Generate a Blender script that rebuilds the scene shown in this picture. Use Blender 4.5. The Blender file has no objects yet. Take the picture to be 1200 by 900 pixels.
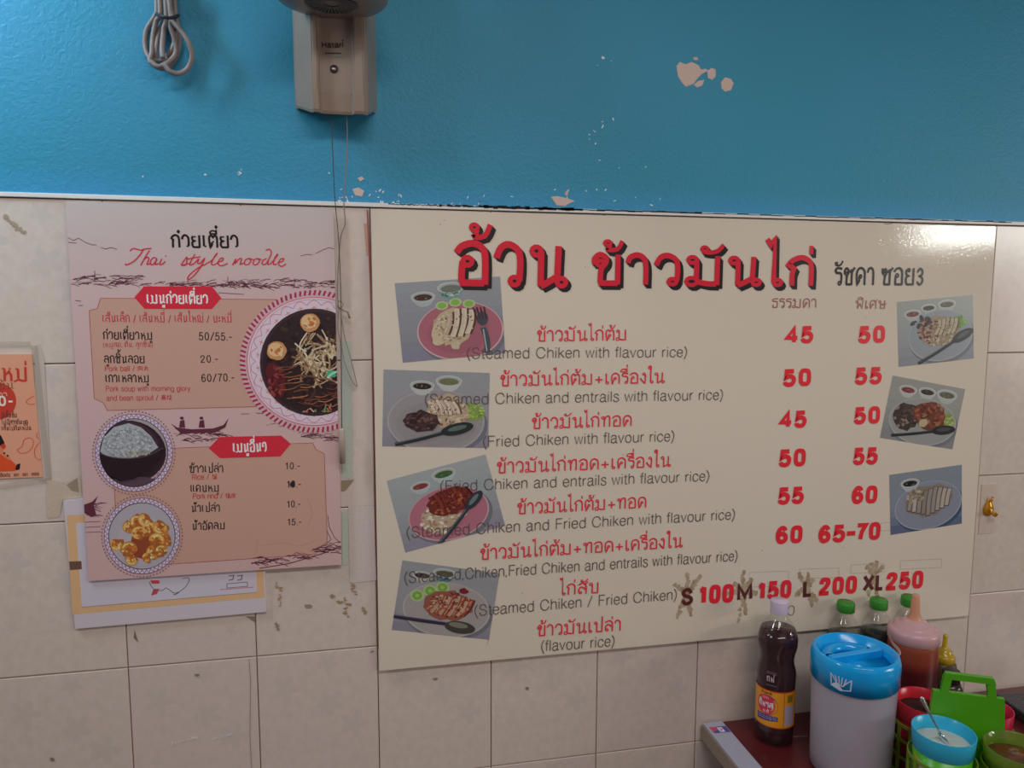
import bpy, bmesh, math, random
import numpy as np
from mathutils import Vector, Matrix
random.seed(7)
S = bpy.context.scene
COL = S.collection
PI = math.pi
Z0 = 1.71                      # height of the tiles' top edge above the floor
# ------------------------------------------------------------------ camera
F = 857.763                    # focal length in pixels for a 1200x900 frame
RW = np.array([[0.9804878, -0.19656418, 0.00248869],
               [-0.01839011, -0.10432201, -0.99437353],
               [0.19571784, 0.97492535, -0.10590129]])
CP = np.array([0.38865833, -1.23788029, Z0 - 0.15888628])
cd = bpy.data.cameras.new('camera'); cam = bpy.data.objects.new('camera', cd); COL.objects.link(cam)
cd.sensor_width = 36; cd.lens = F / 1200 * 36; cd.clip_start = 0.01
cam.matrix_world = Matrix([[RW[0][i], -RW[1][i], -RW[2][i], CP[i]] for i in range(3)] + [[0, 0, 0, 1]])
S.camera = cam
# ------------------------------------------------------------------ world, lights, exposure
S.view_settings.view_transform = 'Standard'; S.view_settings.look = 'None'
S.view_settings.gamma = 1; S.view_settings.use_curve_mapping = False
S.view_settings.exposure = 0.0
wd = bpy.data.worlds.new('world'); S.world = wd; wd.use_nodes = True
wb = wd.node_tree.nodes['Background']; wb.inputs[0].default_value = (1.0, 0.95, 1.0, 1); wb.inputs[1].default_value = 0.095
def area(name, loc, target, sx, sy, power, col):
    l = bpy.data.lights.new(name, 'AREA'); l.shape = 'RECTANGLE'; l.size = sx; l.size_y = sy; l.energy = power; l.color = col
    o = bpy.data.objects.new(name, l); COL.objects.link(o); o.location = loc
    o.rotation_euler = (Vector(target) - Vector(loc)).to_track_quat('-Z', 'Y').to_euler()
    return o
# fluorescent tube near the wall at the upper left, tube across the room on the right, open shop front behind
# lamps under the added shade slab at the left, opening on the right, lamps further back in the room
area('tube_light_left', (-0.55, -0.38, Z0 + 0.85), (0.1, 0.0, Z0), 0.12, 0.9, 9.6, (1.0, .95, .86))
area('lamp_left_wall', (-0.30, -0.22, Z0 + 0.50), (0.0, 0.0, Z0 + .1), 0.06, 0.5, 1.9, (.2, .65, 1.0))
area('daylight_right', (4.0, -1.75, Z0 - .1), (0.9, 0, Z0 - 0.4), .8, .8, 10.5, (1.0, .94, .84))
area('ceiling_lamp', (0.9, -1.75, Z0 + 1.15), (0.8, 0, Z0 - 0.2), 1.8, .3, 19.5, (1.0, .97, .93))
area('daylight_back', (1.0, -3.2, Z0 + .3), (0.8, 0, Z0 - 0.3), 2.2, 1.4, 3.2, (1.0, .66, .56))
area('tube_light_right', (4.2, -2.55, Z0 + 0.305), (1.4, 0, Z0 - 0.1), 1.0, 0.05, 13, (0.95, 1.0, 0.93))
# ------------------------------------------------------------------ helpers
def lin(c):
    c = c.lstrip('#'); v = [int(c[i:i + 2], 16) / 255 for i in (0, 2, 4)]
    return [x / 12.92 if x <= 0.04045 else ((x + 0.055) / 1.055) ** 2.4 for x in v]
KA = 1.9                       # the photograph is dim: surface colour = colour in the photo times this
def P(c, k=None):
    return [min(0.93, x * (k or KA)) for x in lin(c)]
def ray(px, py): return RW.T @ np.array([(px - 600) / F, (py - 450) / F, 1.0])
def at(px, py, y=0.0):         # point of the plane y = const seen at a pixel
    d = ray(px, py); return CP + d * (y - CP[1]) / d[1]
YP = [0.0]
def W(px, py):                 # the same on the wall (or on the face of the board being printed), as (x, z)
    p = at(px, py, YP[0]); return (p[0], p[2])
def tag(o, label=None, cat=None, group=None, kind=None):
    if label: o['label'] = label
    if cat: o['category'] = cat
    if group: o['group'] = group
    if kind: o['kind'] = kind
    return o
def empty(name, loc, rz=0):
    o = bpy.data.objects.new(name, None); COL.objects.link(o); o.location = loc; o.rotation_euler = (0, 0, rz)
    o.empty_display_size = 0.02
    return o
MATS = {}
def mat(name, col, rough=0.5, metal=0, **k):
    if name in MATS: return MATS[name]
    m = bpy.data.materials.new(name); m.use_nodes = True; b = m.node_tree.nodes['Principled BSDF']
    b.inputs['Base Color'].default_value = (*col, 1); b.inputs['Roughness'].default_value = rough; b.inputs['Metallic'].default_value = metal
    for a, v in k.items(): b.inputs[a].default_value = v
    MATS[name] = m; return m
def nodes(m): return m.node_tree.nodes, m.node_tree.links, m.node_tree.nodes['Principled BSDF']
def noise(m, scale, detail=4, coord='Object', rough=0.5):
    n, l, b = nodes(m); tc = n.new('ShaderNodeTexCoord'); t = n.new('ShaderNodeTexNoise')
    t.inputs['Scale'].default_value = scale; t.inputs['Detail'].default_value = detail; t.inputs['Roughness'].default_value = rough
    l.new(tc.outputs[coord], t.inputs['Vector']); return t.outputs['Fac']
def ramp(m, fac, stops):
    n, l, b = nodes(m); r = n.new('ShaderNodeValToRGB'); e = r.color_ramp.elements
    e[0].position, e[0].color = stops[0][0], (*stops[0][1], 1); e[1].position, e[1].color = stops[-1][0], (*stops[-1][1], 1)
    for p, c in stops[1:-1]:
        x = e.new(p); x.color = (*c, 1)
    l.new(fac, r.inputs[0]); return r.outputs[0]
def bump(m, fac, strength, dist=0.001):
    n, l, b = nodes(m); u = n.new('ShaderNodeBump'); u.inputs['Strength'].default_value = strength; u.inputs['Distance'].default_value = dist
    l.new(fac, u.inputs['Height'])
    if b.inputs['Normal'].links: l.new(b.inputs['Normal'].links[0].from_socket, u.inputs['Normal'])
    l.new(u.outputs[0], b.inputs['Normal'])
def setcol(m, sock): m.node_tree.links.new(sock, m.node_tree.nodes['Principled BSDF'].inputs['Base Color'])
def mixc(m, fac, a, c, mode='MIX'):
    n, l, b = nodes(m); x = n.new('ShaderNodeMix'); x.data_type = 'RGBA'; x.blend_type = mode
    for i, v in ((0, fac), (6, a), (7, c)):
        if isinstance(v, (int, float)): x.inputs[i].default_value = v
        elif isinstance(v, (tuple, list)): x.inputs[i].default_value = (*v, 1)
        else: l.new(v, x.inputs[i])
    return x.outputs[2]
def thin_plastic(name, col, clear=0.9, rough=0.06, diffuse=(0.8, 0.8, 0.8)):   # clear or milky wall of a bottle
    if name in MATS: return MATS[name]
    m = bpy.data.materials.new(name); m.use_nodes = True; n = m.node_tree.nodes; l = m.node_tree.links
    for x in list(n): n.remove(x)
    out = n.new('ShaderNodeOutputMaterial'); tr = n.new('ShaderNodeBsdfTransparent'); tr.inputs[0].default_value = (*col, 1)
    df = n.new('ShaderNodeBsdfDiffuse'); df.inputs[0].default_value = (*diffuse, 1)
    tl = n.new('ShaderNodeBsdfTranslucent'); tl.inputs[0].default_value = (*diffuse, 1)
    a0 = n.new('ShaderNodeAddShader'); mx0 = n.new('ShaderNodeMixShader'); mx0.inputs[0].default_value = 0.5
    l.new(df.outputs[0], mx0.inputs[1]); l.new(tl.outputs[0], mx0.inputs[2])
    mx1 = n.new('ShaderNodeMixShader'); mx1.inputs[0].default_value = clear; l.new(mx0.outputs[0], mx1.inputs[1]); l.new(tr.outputs[0], mx1.inputs[2])
    gl = n.new('ShaderNodeBsdfGlossy'); gl.inputs['Roughness'].default_value = rough
    lw = n.new('ShaderNodeLayerWeight'); lw.inputs[0].default_value = .5; pw_ = n.new('ShaderNodeMath'); pw_.operation = 'POWER'; pw_.inputs[1].default_value = 4; l.new(lw.outputs['Facing'], pw_.inputs[0])
    fr = n.new('ShaderNodeMath'); fr.operation = 'MULTIPLY_ADD'; fr.inputs[1].default_value = .35; fr.inputs[2].default_value = .045; l.new(pw_.outputs[0], fr.inputs[0])
    mx2 = n.new('ShaderNodeMixShader'); l.new(fr.outputs[0], mx2.inputs[0]); l.new(mx1.outputs[0], mx2.inputs[1]); l.new(gl.outputs[0], mx2.inputs[2])
    n.remove(a0); l.new(mx2.outputs[0], out.inputs[0]); MATS[name] = m; return m
def mesh_obj(name, bm, m, parent=None, smooth=False, loc=None):
    """links a bmesh in world coordinates; with a parent the vertices are made local to it"""
    me = bpy.data.meshes.new(name)
    if parent is not None:
        mw = Matrix.Translation(wloc(parent)) @ Matrix.Rotation(wrot(parent), 4, 'Z')
        bm.transform(mw.inverted())
    elif loc is not None: bm.transform(Matrix.Translation(-Vector(loc)))
    bm.to_mesh(me); bm.free()
    if smooth:
        for p in me.polygons: p.use_smooth = True
    if m: me.materials.append(m)
    o = bpy.data.objects.new(name, me); COL.objects.link(o)
    if parent is not None: o.parent = parent
    elif loc is not None: o.location = loc
    return o
def wloc(o):
    return Vector(o.location) if o.parent is None else (Matrix.Translation(wloc(o.parent)) @ Matrix.Rotation(wrot(o.parent), 4, 'Z')) @ Vector(o.location)
def wrot(o): return o.rotation_euler.z + (wrot(o.parent) if o.parent else 0)
def box(bm, x0, x1, y0, y1, z0, z1, bev=0, mtx=None):
    r = bmesh.ops.create_cube(bm, size=1); v = r['verts']
    bmesh.ops.scale(bm, vec=(x1 - x0, y1 - y0, z1 - z0), verts=v)
    bmesh.ops.translate(bm, vec=((x0 + x1) / 2, (y0 + y1) / 2, (z0 + z1) / 2), verts=v)
    if bev: 
        es = list({e for q in v for e in q.link_edges})
        rr = bmesh.ops.bevel(bm, geom=es, offset=bev, segments=2, affect='EDGES', profile=0.5)
        v = list({q for f in rr['faces'] for q in f.verts} | {q for q in v if q.is_valid})
    if mtx is not None: bmesh.ops.transform(bm, matrix=mtx, verts=v)
def bmnew(): return bmesh.new()
def lathe(bm, c, prof, seg=40, a0=0, a1=2 * PI, mtx=None):
    """prof: list of (r, z); c: (x, y, z) of the axis foot"""
    full = abs(a1 - a0 - 2 * PI) < 1e-6; n = seg if full else seg + 1; rings = []
    for r, z in prof:
        if r < 1e-6: rings.append([bm.verts.new((c[0], c[1], c[2] + z))]); continue
        rings.append([bm.verts.new((c[0] + r * math.cos(a0 + (a1 - a0) * i / seg), c[1] + r * math.sin(a0 + (a1 - a0) * i / seg), c[2] + z)) for i in range(n)])
    for A, B in zip(rings, rings[1:]):
        m = n if full else n - 1
        for i in range(m):
            j = (i + 1) % n
            f = [A[i % len(A)], A[j % len(A)], B[j % len(B)], B[i % len(B)]]
            f = [q for k, q in enumerate(f) if q not in f[:k]]
            if len(f) > 2:
                try: bm.faces.new(f)
                except ValueError: pass
    if mtx is not None: bmesh.ops.transform(bm, matrix=mtx, verts=[v for R in rings for v in R])
def crv(pts, n=8, closed=False):          # Catmull-Rom through 3-D points
    pts = [np.array(p, float) for p in pts]; out = []
    m = len(pts); rng = m if closed else m - 1
    for i in range(rng):
        p0 = pts[(i - 1) % m] if closed or i > 0 else pts[0]; p1 = pts[i]; p2 = pts[(i + 1) % m]; p3 = pts[(i + 2) % m] if closed or i + 2 < m else pts[-1]
        for k in range(n):
            t = k / n
            out.append(0.5 * ((2 * p1) + (-p0 + p2) * t + (2 * p0 - 5 * p1 + 4 * p2 - p3) * t * t + (-p0 + 3 * p1 - 3 * p2 + p3) * t ** 3))
    if not closed: out.append(pts[-1])
    return out
def tube(bm, pts, r, seg=8, closed=False):
    pts = [Vector(p) for p in pts]; n = len(pts); rings = []; up = None
    rr = r if callable(r) else (lambda t: r)
    for i, p in enumerate(pts):
        a = pts[(i - 1) % n] if closed or i else p; b = pts[(i + 1) % n] if closed or i < n - 1 else p
        t = (b - a).normalized()
        if up is None: up = t.orthogonal().normalized()
        up = (up - t * up.dot(t)).normalized(); s = t.cross(up); R = rr(i / (n - 1))
        rings.append([bm.verts.new(p + (up * math.cos(2 * PI * k / seg) + s * math.sin(2 * PI * k / seg)) * R) for k in range(seg)])
    for i in range(n if closed else n - 1):
        A, B = rings[i], rings[(i + 1) % n]
        for k in range(seg): bm.faces.new((A[k], A[(k + 1) % seg], B[(k + 1) % seg], B[k]))
    if not closed: bm.faces.new(rings[0][::-1]); bm.faces.new(rings[-1])

# ------------------------------------------------------------------ flat print: coloured polygons laid on a surface
EPS = 5e-5
def inkmat(name, rough=0.35, grain=0.0):
    m = mat(name, (1, 1, 1), rough); n, l, b = nodes(m)
    if not b.inputs['Base Color'].links:
        a = n.new('ShaderNodeVertexColor'); a.layer_name = 'Col'; sock = a.outputs[0]
        if grain:
            f = noise(m, 900, 3); g = ramp(m, f, [(0.3, (1 - grain,) * 3), (0.7, (1, 1, 1))]); sock = mixc(m, 1.0, sock, g, 'MULTIPLY')
        setcol(m, sock)
    return m
class Ink:
    def __init__(s, base=0.0, fn=None): s.f = []; s.base = base; s.fn = fn; s.clip = None; s.jit = 1.2e-6
    def poly(s, pts, col, layer=0):
        if s.clip is not None:
            pts = clip(pts, s.clip)
            if len(pts) < 3: return
        s.f.append((pts, col, s.base + layer * EPS + (len(s.f) % 32) * s.jit))
    def stroke(s, pts, w, col, layer=0, closed=False):
        for q in ribbon(pts, w, closed): s.poly(q, col, layer)
    def build(s, name, m, parent=None, loc=None):
        V = []; Fc = []; C = []
        for pts, col, h in s.f:
            i0 = len(V)
            for p in pts: V.append(s.fn(p[0], p[1], h) if s.fn else (p[0], -h, p[1]))
            Fc.append(list(range(i0, i0 + len(pts)))); C.append((col, len(pts)))
        me = bpy.data.meshes.new(name)
        if parent is not None: inv = (Matrix.Translation(wloc(parent)) @ Matrix.Rotation(wrot(parent), 4, 'Z')).inverted(); V = [inv @ Vector(v) for v in V]
        elif loc is not None: V = [Vector(v) - Vector(loc) for v in V]
        me.from_pydata([tuple(v) for v in V], [], Fc)
        ca = me.color_attributes.new('Col', 'FLOAT_COLOR', 'CORNER'); arr = []
        for col, n in C: arr += [*col, 1.0] * n
        ca.data.foreach_set('color', arr)
        me.materials.append(m); me.update()
        o = bpy.data.objects.new(name, me); COL.objects.link(o)
        if parent is not None: o.parent = parent
        elif loc is not None: o.location = loc
        return o
def clip(poly, cp):
    def area2(p): return sum(p[i][0] * p[(i + 1) % len(p)][1] - p[(i + 1) % len(p)][0] * p[i][1] for i in range(len(p)))
    sg = 1 if area2(cp) > 0 else -1; out = list(poly)
    for i in range(len(cp)):
        a, b = cp[i], cp[(i + 1) % len(cp)]; inp = out; out = []
        ins = lambda p: sg * ((b[0] - a[0]) * (p[1] - a[1]) - (b[1] - a[1]) * (p[0] - a[0])) >= 0
        for j in range(len(inp)):
            p, q = inp[j], inp[(j + 1) % len(inp)]; ip, iq = ins(p), ins(q)
            if ip: out.append(p)
            if ip != iq:
                d1 = (b[0] - a[0]) * (p[1] - a[1]) - (b[1] - a[1]) * (p[0] - a[0]); d2 = (b[0] - a[0]) * (q[1] - a[1]) - (b[1] - a[1]) * (q[0] - a[0])
                t = d1 / (d1 - d2); out.append((p[0] + t * (q[0] - p[0]), p[1] + t * (q[1] - p[1])))
        if not out: return []
    return out
def ribbon(pts, w, closed=False):
    P2 = [np.array(p, float) for p in pts]; q = [P2[0]]
    for p in P2[1:]:
        if np.linalg.norm(p - q[-1]) > 1e-7: q.append(p)
    if closed and np.linalg.norm(q[0] - q[-1]) < 1e-7: q.pop()
    n = len(q)
    if n < 2: return []
    L, R = [], []
    for i in range(n):
        a = q[i - 1] if (i or closed) else None; b = q[(i + 1) % n] if (i < n - 1 or closed) else None
        d1 = (q[i] - a) if a is not None else (b - q[i]); d2 = (b - q[i]) if b is not None else d1
        d1 = d1 / np.linalg.norm(d1); d2 = d2 / np.linalg.norm(d2)
        n1 = np.array([-d1[1], d1[0]]); n2 = np.array([-d2[1], d2[0]]); m = n1 + n2; k = np.linalg.norm(m)
        if k < 0.5: m = n1; s = 1
        else: m = m / k; s = min(1.9, 1 / max(0.2, m @ n1))
        L.append(q[i] + m * s * w / 2); R.append(q[i] - m * s * w / 2)
    out = []
    for i in range(n if closed else n - 1):
        j = (i + 1) % n; out.append([tuple(L[i]), tuple(L[j]), tuple(R[j]), tuple(R[i])])
    return out

# ------------------------------------------------------------------ a stroke alphabet (Thai with loops, light Latin, figures)
G = {}
def g(ch, w, *st): G[ch] = (w, st)
K1 = 'o.15,.86,.105'; K1S = '.255,.86! .255,0!'
g('ก', .74, '.62,0! .62,.62 .56,.88 .36,1 .14,.9 .03,.74! .17,.6! .13,.4 .13,0!')
g('ข', .74, 'o.22,.70,.09', '.10,.66 .08,.84 .2,.99 .34,.9 .34,.72 .24,.52 .22,.2 .22,.04!', '.18,.04! .62,.04!', '.62,0! .62,1!')
g('ช', .8, 'o.22,.66,.09', '.10,.62 .08,.84 .2,.97 .34,.86 .34,.7 .24,.5 .22,.2 .22,.04!', '.18,.04! .6,.04!', '.6,0! .6,.7 .68,.86 .8,1.02!', '.46,.72! .56,.86 .7,.84!')
g('ซ', .84, 'o.24,.66,.09', '.06,.98! .08,.72 .2,.9 .3,.92 .36,.7 .26,.5 .22,.2 .22,.04!', '.18,.04! .62,.04!', '.62,0! .62,.7 .7,.86 .84,1.02!', '.46,.72! .56,.86 .72,.84!')
g('ค', .8, 'o.36,.52,.09', '.27,.5 .22,.25 .14,.02! .14,.02! .1,.3 .08,.62 .16,.88 .38,1 .6,.88 .68,.62 .68,0!')
g('ด', .8, 'o.36,.5,.09', '.27,.46 .28,.25 .14,.02! .1,.3 .08,.62 .16,.88 .38,1 .6,.88 .68,.62 .68,0!')
g('ต', .8, 'o.36,.48,.09', '.27,.44 .28,.25 .14,.02! .1,.3 .07,.62 .1,.88 .24,.99 .38,.84! .52,.99 .66,.88 .69,.62 .69,0!')
g('ศ', .84, 'o.36,.5,.09', '.27,.48 .22,.25 .14,.02! .1,.3 .08,.62 .16,.88 .38,1 .6,.88 .68,.62 .68,0!', '.5,.82! .68,.92 .82,1.1!')
g('ง', .6, 'o.32,.88,.1', '.42,.88 .45,.6 .4,.02! .24,.16 .03,.5!')
g('จ', .66, 'o.28,.4,.09', '.37,.4 .34,.0! .5,.2 .54,.6 .44,.92 .26,1 .04,.82!')
g('ท', .82, K1, K1S, '.255,.55! .4,.92 .56,1 .68,.86 .68,0!')
g('ธ', .66, '.6,1! .25,.98 .08,.86 .14,.7! .42,.7 .54,.58 .54,.04!', '.54,.04! .14,.04! .14,.36!')
g('น', .86, K1, K1S, '.255,.0! .42,.1 .58,.22!', 'o.72,.11,.1', '.62,.14! .64,1!')
g('บ', .8, K1, K1S, '.22,.04! .68,.04!', '.68,0! .68,1!')
g('ป', .8, K1, K1S, '.22,.04! .68,.04!', '.68,0! .68,1.45!')
g('พ', .9, K1, '.255,.86! .24,.0! .46,.62! .70,0! .76,1!')
g('ม', .92, K1, '.255,.86! .255,.2!', 'o.14,.12,.13', '.27,.12 .5,.05 .74,.04!', '.76,0! .76,1!')
g('ย', .8, 'o.3,.88,.09', '.2,.92 .1,.8 .14,.6 .3,.54! .12,.44 .1,.2 .2,.05 .35,.04 .66,.04!', '.66,0! .66,1!')
g('ร', .58, 'o.38,.11,.1', '.48,.12 .5,.5 .42,.68 .14,.7! .06,.84 .2,.98 .54,.94!')
g('ล', .78, 'o.22,.14,.1', '.12,.14 .1,.42 .24,.62 .42,.6 .64,.4!', '.66,0! .66,.62 .58,.9 .36,1 .06,.84!')
g('ว', .64, 'o.42,.11,.1', '.52,.12 .54,.5 .5,.84 .3,1 .12,.92 .02,.66!')
g('ส', .8, 'o.22,.14,.1', '.12,.14 .1,.42 .24,.62 .42,.6 .64,.4!', '.66,0! .66,.62 .58,.9 .36,1 .06,.84!', '.52,.86! .66,.96 .78,1.14!')
g('ห', .84, K1, K1S, '.255,.42! .45,.56 .62,.74!', 'o.6,.86,.09', '.5,.6 .68,.46 .7,0!')
g('ญ', 1.05, 'o.32,.14,.08', '.14,0! .14,.62 .04,.76! .14,.92 .32,1 .48,.86 .5,.5 .5,.04!', '.46,.04! .92,.04! .92,1!')
g('ษ', .84, K1, K1S, '.22,.04! .68,.04!', '.68,0! .68,1!', 'o.46,.52,.08', '.54,.5 .7,.52 .84,.62!')
g('อ', .76, 'o.26,.56,.1', '.16,.56 .14,.3 .14,.04!', '.1,.04! .62,.04!', '.64,0! .64,.64 .58,.88 .38,1 .14,.92 .03,.76!')
g('ฟ', .9, K1, '.255,.86! .24,.0! .46,.62! .70,0! .76,1.45!')
g('ะ', .42, 'o.1,.7,.07', '.04,.62 .2,.58 .36,.78!', 'o.1,.26,.07', '.04,.18 .2,.14 .36,.34!')
g('า', .56, '.44,0! .44,.62 .38,.9 .22,1 .06,.9 .02,.72!')
g('เ', .4, '.12,1! .12,.12!', 'o.22,.11,.1')
g('แ', .76, '.12,1! .12,.12!', 'o.22,.11,.1', '.48,1! .48,.12!', 'o.58,.11,.1')
g('ไ', .44, '.0,1.62! .1,1.42! .2,1.62! .2,.12!', 'o.3,.11,.1')
g('ใ', .44, 'o.1,1.42,.08', '.02,1.44 .06,1.6 .2,1.6 .22,1.4 .2,1.1 .2,.12!', 'o.3,.11,.1')
g('ๆ', .7, 'o.2,.6,.09', '.1,.5 .1,.9 .3,1 .5,.9 .55,.3 .4,.0!')
# marks hang on the previous consonant; x is measured from its right stem
MK = {'่': ('.0,1.12! .0,1.42!',), '้': ('o-.22,1.38,.075', '-.16,1.32 -.2,1.18! -.26,1.14! .0,1.18 .12,1.46!'),
      '๋': ('-.13,1.27! .13,1.27!', '.0,1.12! .0,1.42!'), '๊': ('-.3,1.2! -.2,1.4! -.1,1.2! 0,1.42!',),
      'ั': ('o-.34,1.24,.075', '-.4,1.16! -.2,1.12 .0,1.2 .12,1.4!'), '็': ('o-.3,1.3,.07', '-.36,1.2 -.1,1.2 -.05,1.36 -.25,1.44 .0,1.5!'),
      'ิ': ('-.52,1.12! -.46,1.3 -.26,1.38 -.04,1.26 .0,1.12! -.52,1.12!',), 'ี': ('-.52,1.12! -.46,1.3 -.26,1.38 -.04,1.26 .0,1.12! -.52,1.12!', '.0,1.12! .0,1.46!'),
      'ื': ('-.52,1.12! -.46,1.3 -.26,1.38 -.04,1.26 .0,1.12! -.52,1.12!', '.0,1.12! .0,1.46!', '-.13,1.25! -.13,1.46!'),
      'ุ': ('o-.06,-.2,.06', '.0,-.16! .0,-.42!'), 'ู': ('o-.28,-.2,.06', '-.2,-.16 -.2,-.4! .0,-.4! .0,-.14!'), 'ํ': ('o-.15,1.25,.1',)}
UP = 'ัิีื'; TONE = '่้๋๊็'
# light Latin, in units of the capital height
BOWL = 'e.32,.35,.25,.36'
for c, w, *s in [('a', .62, '.08,.52 .15,.7 .32,.74 .48,.66 .5,.5! .5,.1 .54,.0 .62,.02!', '.5,.44! .3,.4 .1,.32 .06,.12 .18,-.01 .36,.02 .5,.2!'),
    ('b', .64, '.08,1! .08,0!', BOWL), ('c', .58, '.54,.5 .46,.69 .3,.73 .12,.6 .06,.36 .12,.1 .3,-.01 .46,.04 .55,.24!'),
    ('d', .66, BOWL, '.56,1! .56,0!'), ('e', .6, '.07,.38! .54,.38! .5,.62 .3,.73 .12,.6 .06,.36 .12,.1 .3,-.01 .46,.05 .54,.2!'),
    ('f', .3, '.3,1 .2,.99 .14,.85 .14,0!', '.0,.71! .28,.71!'), ('g', .66, BOWL, '.56,.72! .56,-.05 .48,-.24 .3,-.28 .08,-.16!'),
    ('h', .62, '.08,1! .08,0!', '.08,.46! .18,.68 .36,.74 .5,.65 .53,.48 .53,0!'), ('i', .18, '.08,.72! .08,0!', '.08,.9! .08,1!'),
    ('k', .54, '.08,1! .08,0!', '.48,.72! .08,.3!', '.22,.44! .53,0!'), ('l', .18, '.08,1! .08,0!'),
    ('m', .92, '.08,.72! .08,0!', '.08,.46! .16,.68 .3,.74 .42,.65 .45,.48 .45,0!', '.45,.46! .54,.68 .68,.74 .8,.65 .83,.48 .83,0!'),
    ('n', .62, '.08,.72! .08,0!', '.08,.46! .18,.68 .36,.74 .5,.65 .53,.48 .53,0!'), ('o', .64, BOWL), ('p', .64, '.08,.72! .08,-.28!', BOWL),
    ('r', .36, '.08,.72! .08,0!', '.08,.42! .16,.64 .34,.72!'), ('s', .52, '.46,.56 .4,.7 .26,.74 .1,.66 .1,.5 .26,.4 .44,.3 .48,.14 .38,.01 .24,-.02 .1,.04 .04,.2!'),
    ('t', .3, '.14,.92! .14,.12 .2,.01 .3,.01!', '.0,.71! .28,.71!'), ('u', .62, '.08,.72! .08,.22 .16,.02 .3,-.01 .46,.08 .53,.26!', '.53,.72! .53,0!'),
    ('v', .52, '.02,.72! .26,0! .5,.72!'), ('w', .78, '.02,.72! .2,0! .38,.7! .56,0! .74,.72!'), ('y', .52, '.02,.72! .26,.02!', '.5,.72! .26,.02 .16,-.24 .02,-.27!'),
    ('C', .86, '.78,.66 .66,.92 .42,1.01 .16,.86 .06,.5 .16,.13 .42,-.01 .68,.08 .8,.34!'), ('F', .66, '.1,0! .1,1! .62,1!', '.1,.53! .56,.53!'),
    ('S', .74, '.64,.72 .54,.94 .36,1.01 .14,.92 .1,.7 .24,.56 .5,.47 .66,.32 .62,.1 .4,-.01 .18,.03 .06,.28!'),
    ('P', .7, '.1,0! .1,1! .45,1 .62,.9 .62,.62 .45,.5 .1,.5!'), ('R', .7, '.1,0! .1,1! .45,1 .62,.9 .62,.62 .45,.52 .1,.52!', '.4,.5! .62,0!'),
    ('T', .7, '.0,1! .7,1!', '.35,1! .35,0!'), ('H', .7, '.08,0! .08,1!', '.6,0! .6,1!', '.08,.52! .6,.52!'), ('O', .6, 'e.3,.5,.24,.5'),
    ('M', .76, '.1,0! .1,1! .38,.2! .66,1! .66,0!'), ('L', .48, '.12,1! .12,0! .46,0!'), ('X', .6, '.02,1! .56,0!', '.56,1! .02,0!'),
    ('(', .3, '.26,1.05 .08,.7 .06,.3 .26,-.25!'), (')', .3, '.04,1.05 .22,.7 .24,.3 .04,-.25!'), ('/', .5, '.04,-.05! .44,1.02!'),
    ('.', .2, '.08,0! .08,.1!'), (',', .2, '.1,.1! .04,-.12!'), ('-', .4, '.05,.42! .35,.42!'), ('+', .75, '.08,.42! .66,.42!', '.37,.1! .37,.74!'), (' ', .34,),
    ('0', .6, 'e.28,.5,.2,.46'), ('1', .5, '.08,.76 .22,.82 .3,1!', '.3,.98! .3,0!'), ('2', .6, '.08,.66 .12,.9 .28,.97 .45,.88 .44,.66 .3,.4 .1,.16 .08,.04! .5,.04!'),
    ('3', .6, '.08,.76 .28,.97 .46,.84 .44,.62 .26,.53! .46,.42 .48,.18 .28,.02 .08,.2!'), ('4', .62, '.4,0! .4,.96! .06,.3! .56,.3!'),
    ('5', .6, '.48,.95! .14,.95! .1,.5! .28,.62 .46,.5 .48,.28 .4,.08 .24,.03 .1,.1 .06,.24!'), ('6', .6, '.46,.78 .38,.94 .24,.95 .1,.7 .08,.35 .16,.08 .3,.03 .46,.16 .46,.44 .3,.58 .12,.46 .09,.36!'),
    ('7', .58, '.06,.95! .5,.95! .3,.5 .22,0!'),
    ('肉', 1.1, '.1,0! .1,.8! .95,.8! .95,0!', '.5,1! .3,.5!', '.5,.8! .75,.5!', '.5,.5! .3,.15!', '.5,.5! .75,.2!'), ('丸', 1.1, '.1,.65! .75,.65! .75,.1! 1,.1!', '.45,1! .4,.4 .05,0!', '.2,.45! .5,.25!'),
    ('饭', 1.1, '.25,1! .1,.6!', '.2,.75! .45,.75!', '.25,.6! .25,.05! .45,.2!', '.6,.85! 1,.9!', '.6,.85! .55,0!', '.6,.55! .95,.55! .6,0!', '.65,.4! 1,0!'),
    ('猪', 1.1, '.4,1! .05,.6!', '.2,.85! .35,.3 .2,0!', '.5,.8! .95,.8!', '.72,1! .72,.6!', '.5,.6! 1,.6!', '.6,.45! .6,0! .95,0! .95,.45! .6,.45!', '.6,.22! .95,.22!'),
    ('皮', 1.1, '.15,.75! .95,.75! .85,.6!', '.15,.75! .1,.3 .0,0!', '.55,1! .55,.5!', '.25,.5! .8,.5! .3,0!', '.4,.4! 1,0!'),
    ('高', 1.1, '.55,1! .55,.85!', '.1,.85! 1,.85!', '.3,.72! .8,.72! .8,.55! .3,.55! .3,.72!', '.12,0! .12,.42! .98,.42! .98,0!', '.38,.28! .72,.28! .72,.1! .38,.1! .38,.28!'),
    ('楼', 1.1, '.0,.7! .45,.7!', '.22,1! .22,0!', '.5,.75! 1,.75!', '.75,1! .75,.5!', '.5,.3! 1,.3!', '.7,.45! .6,.1! .95,0!', '.9,.4! .5,0!')]:
    g(c, w, *s)
BOLD = [False]
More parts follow.
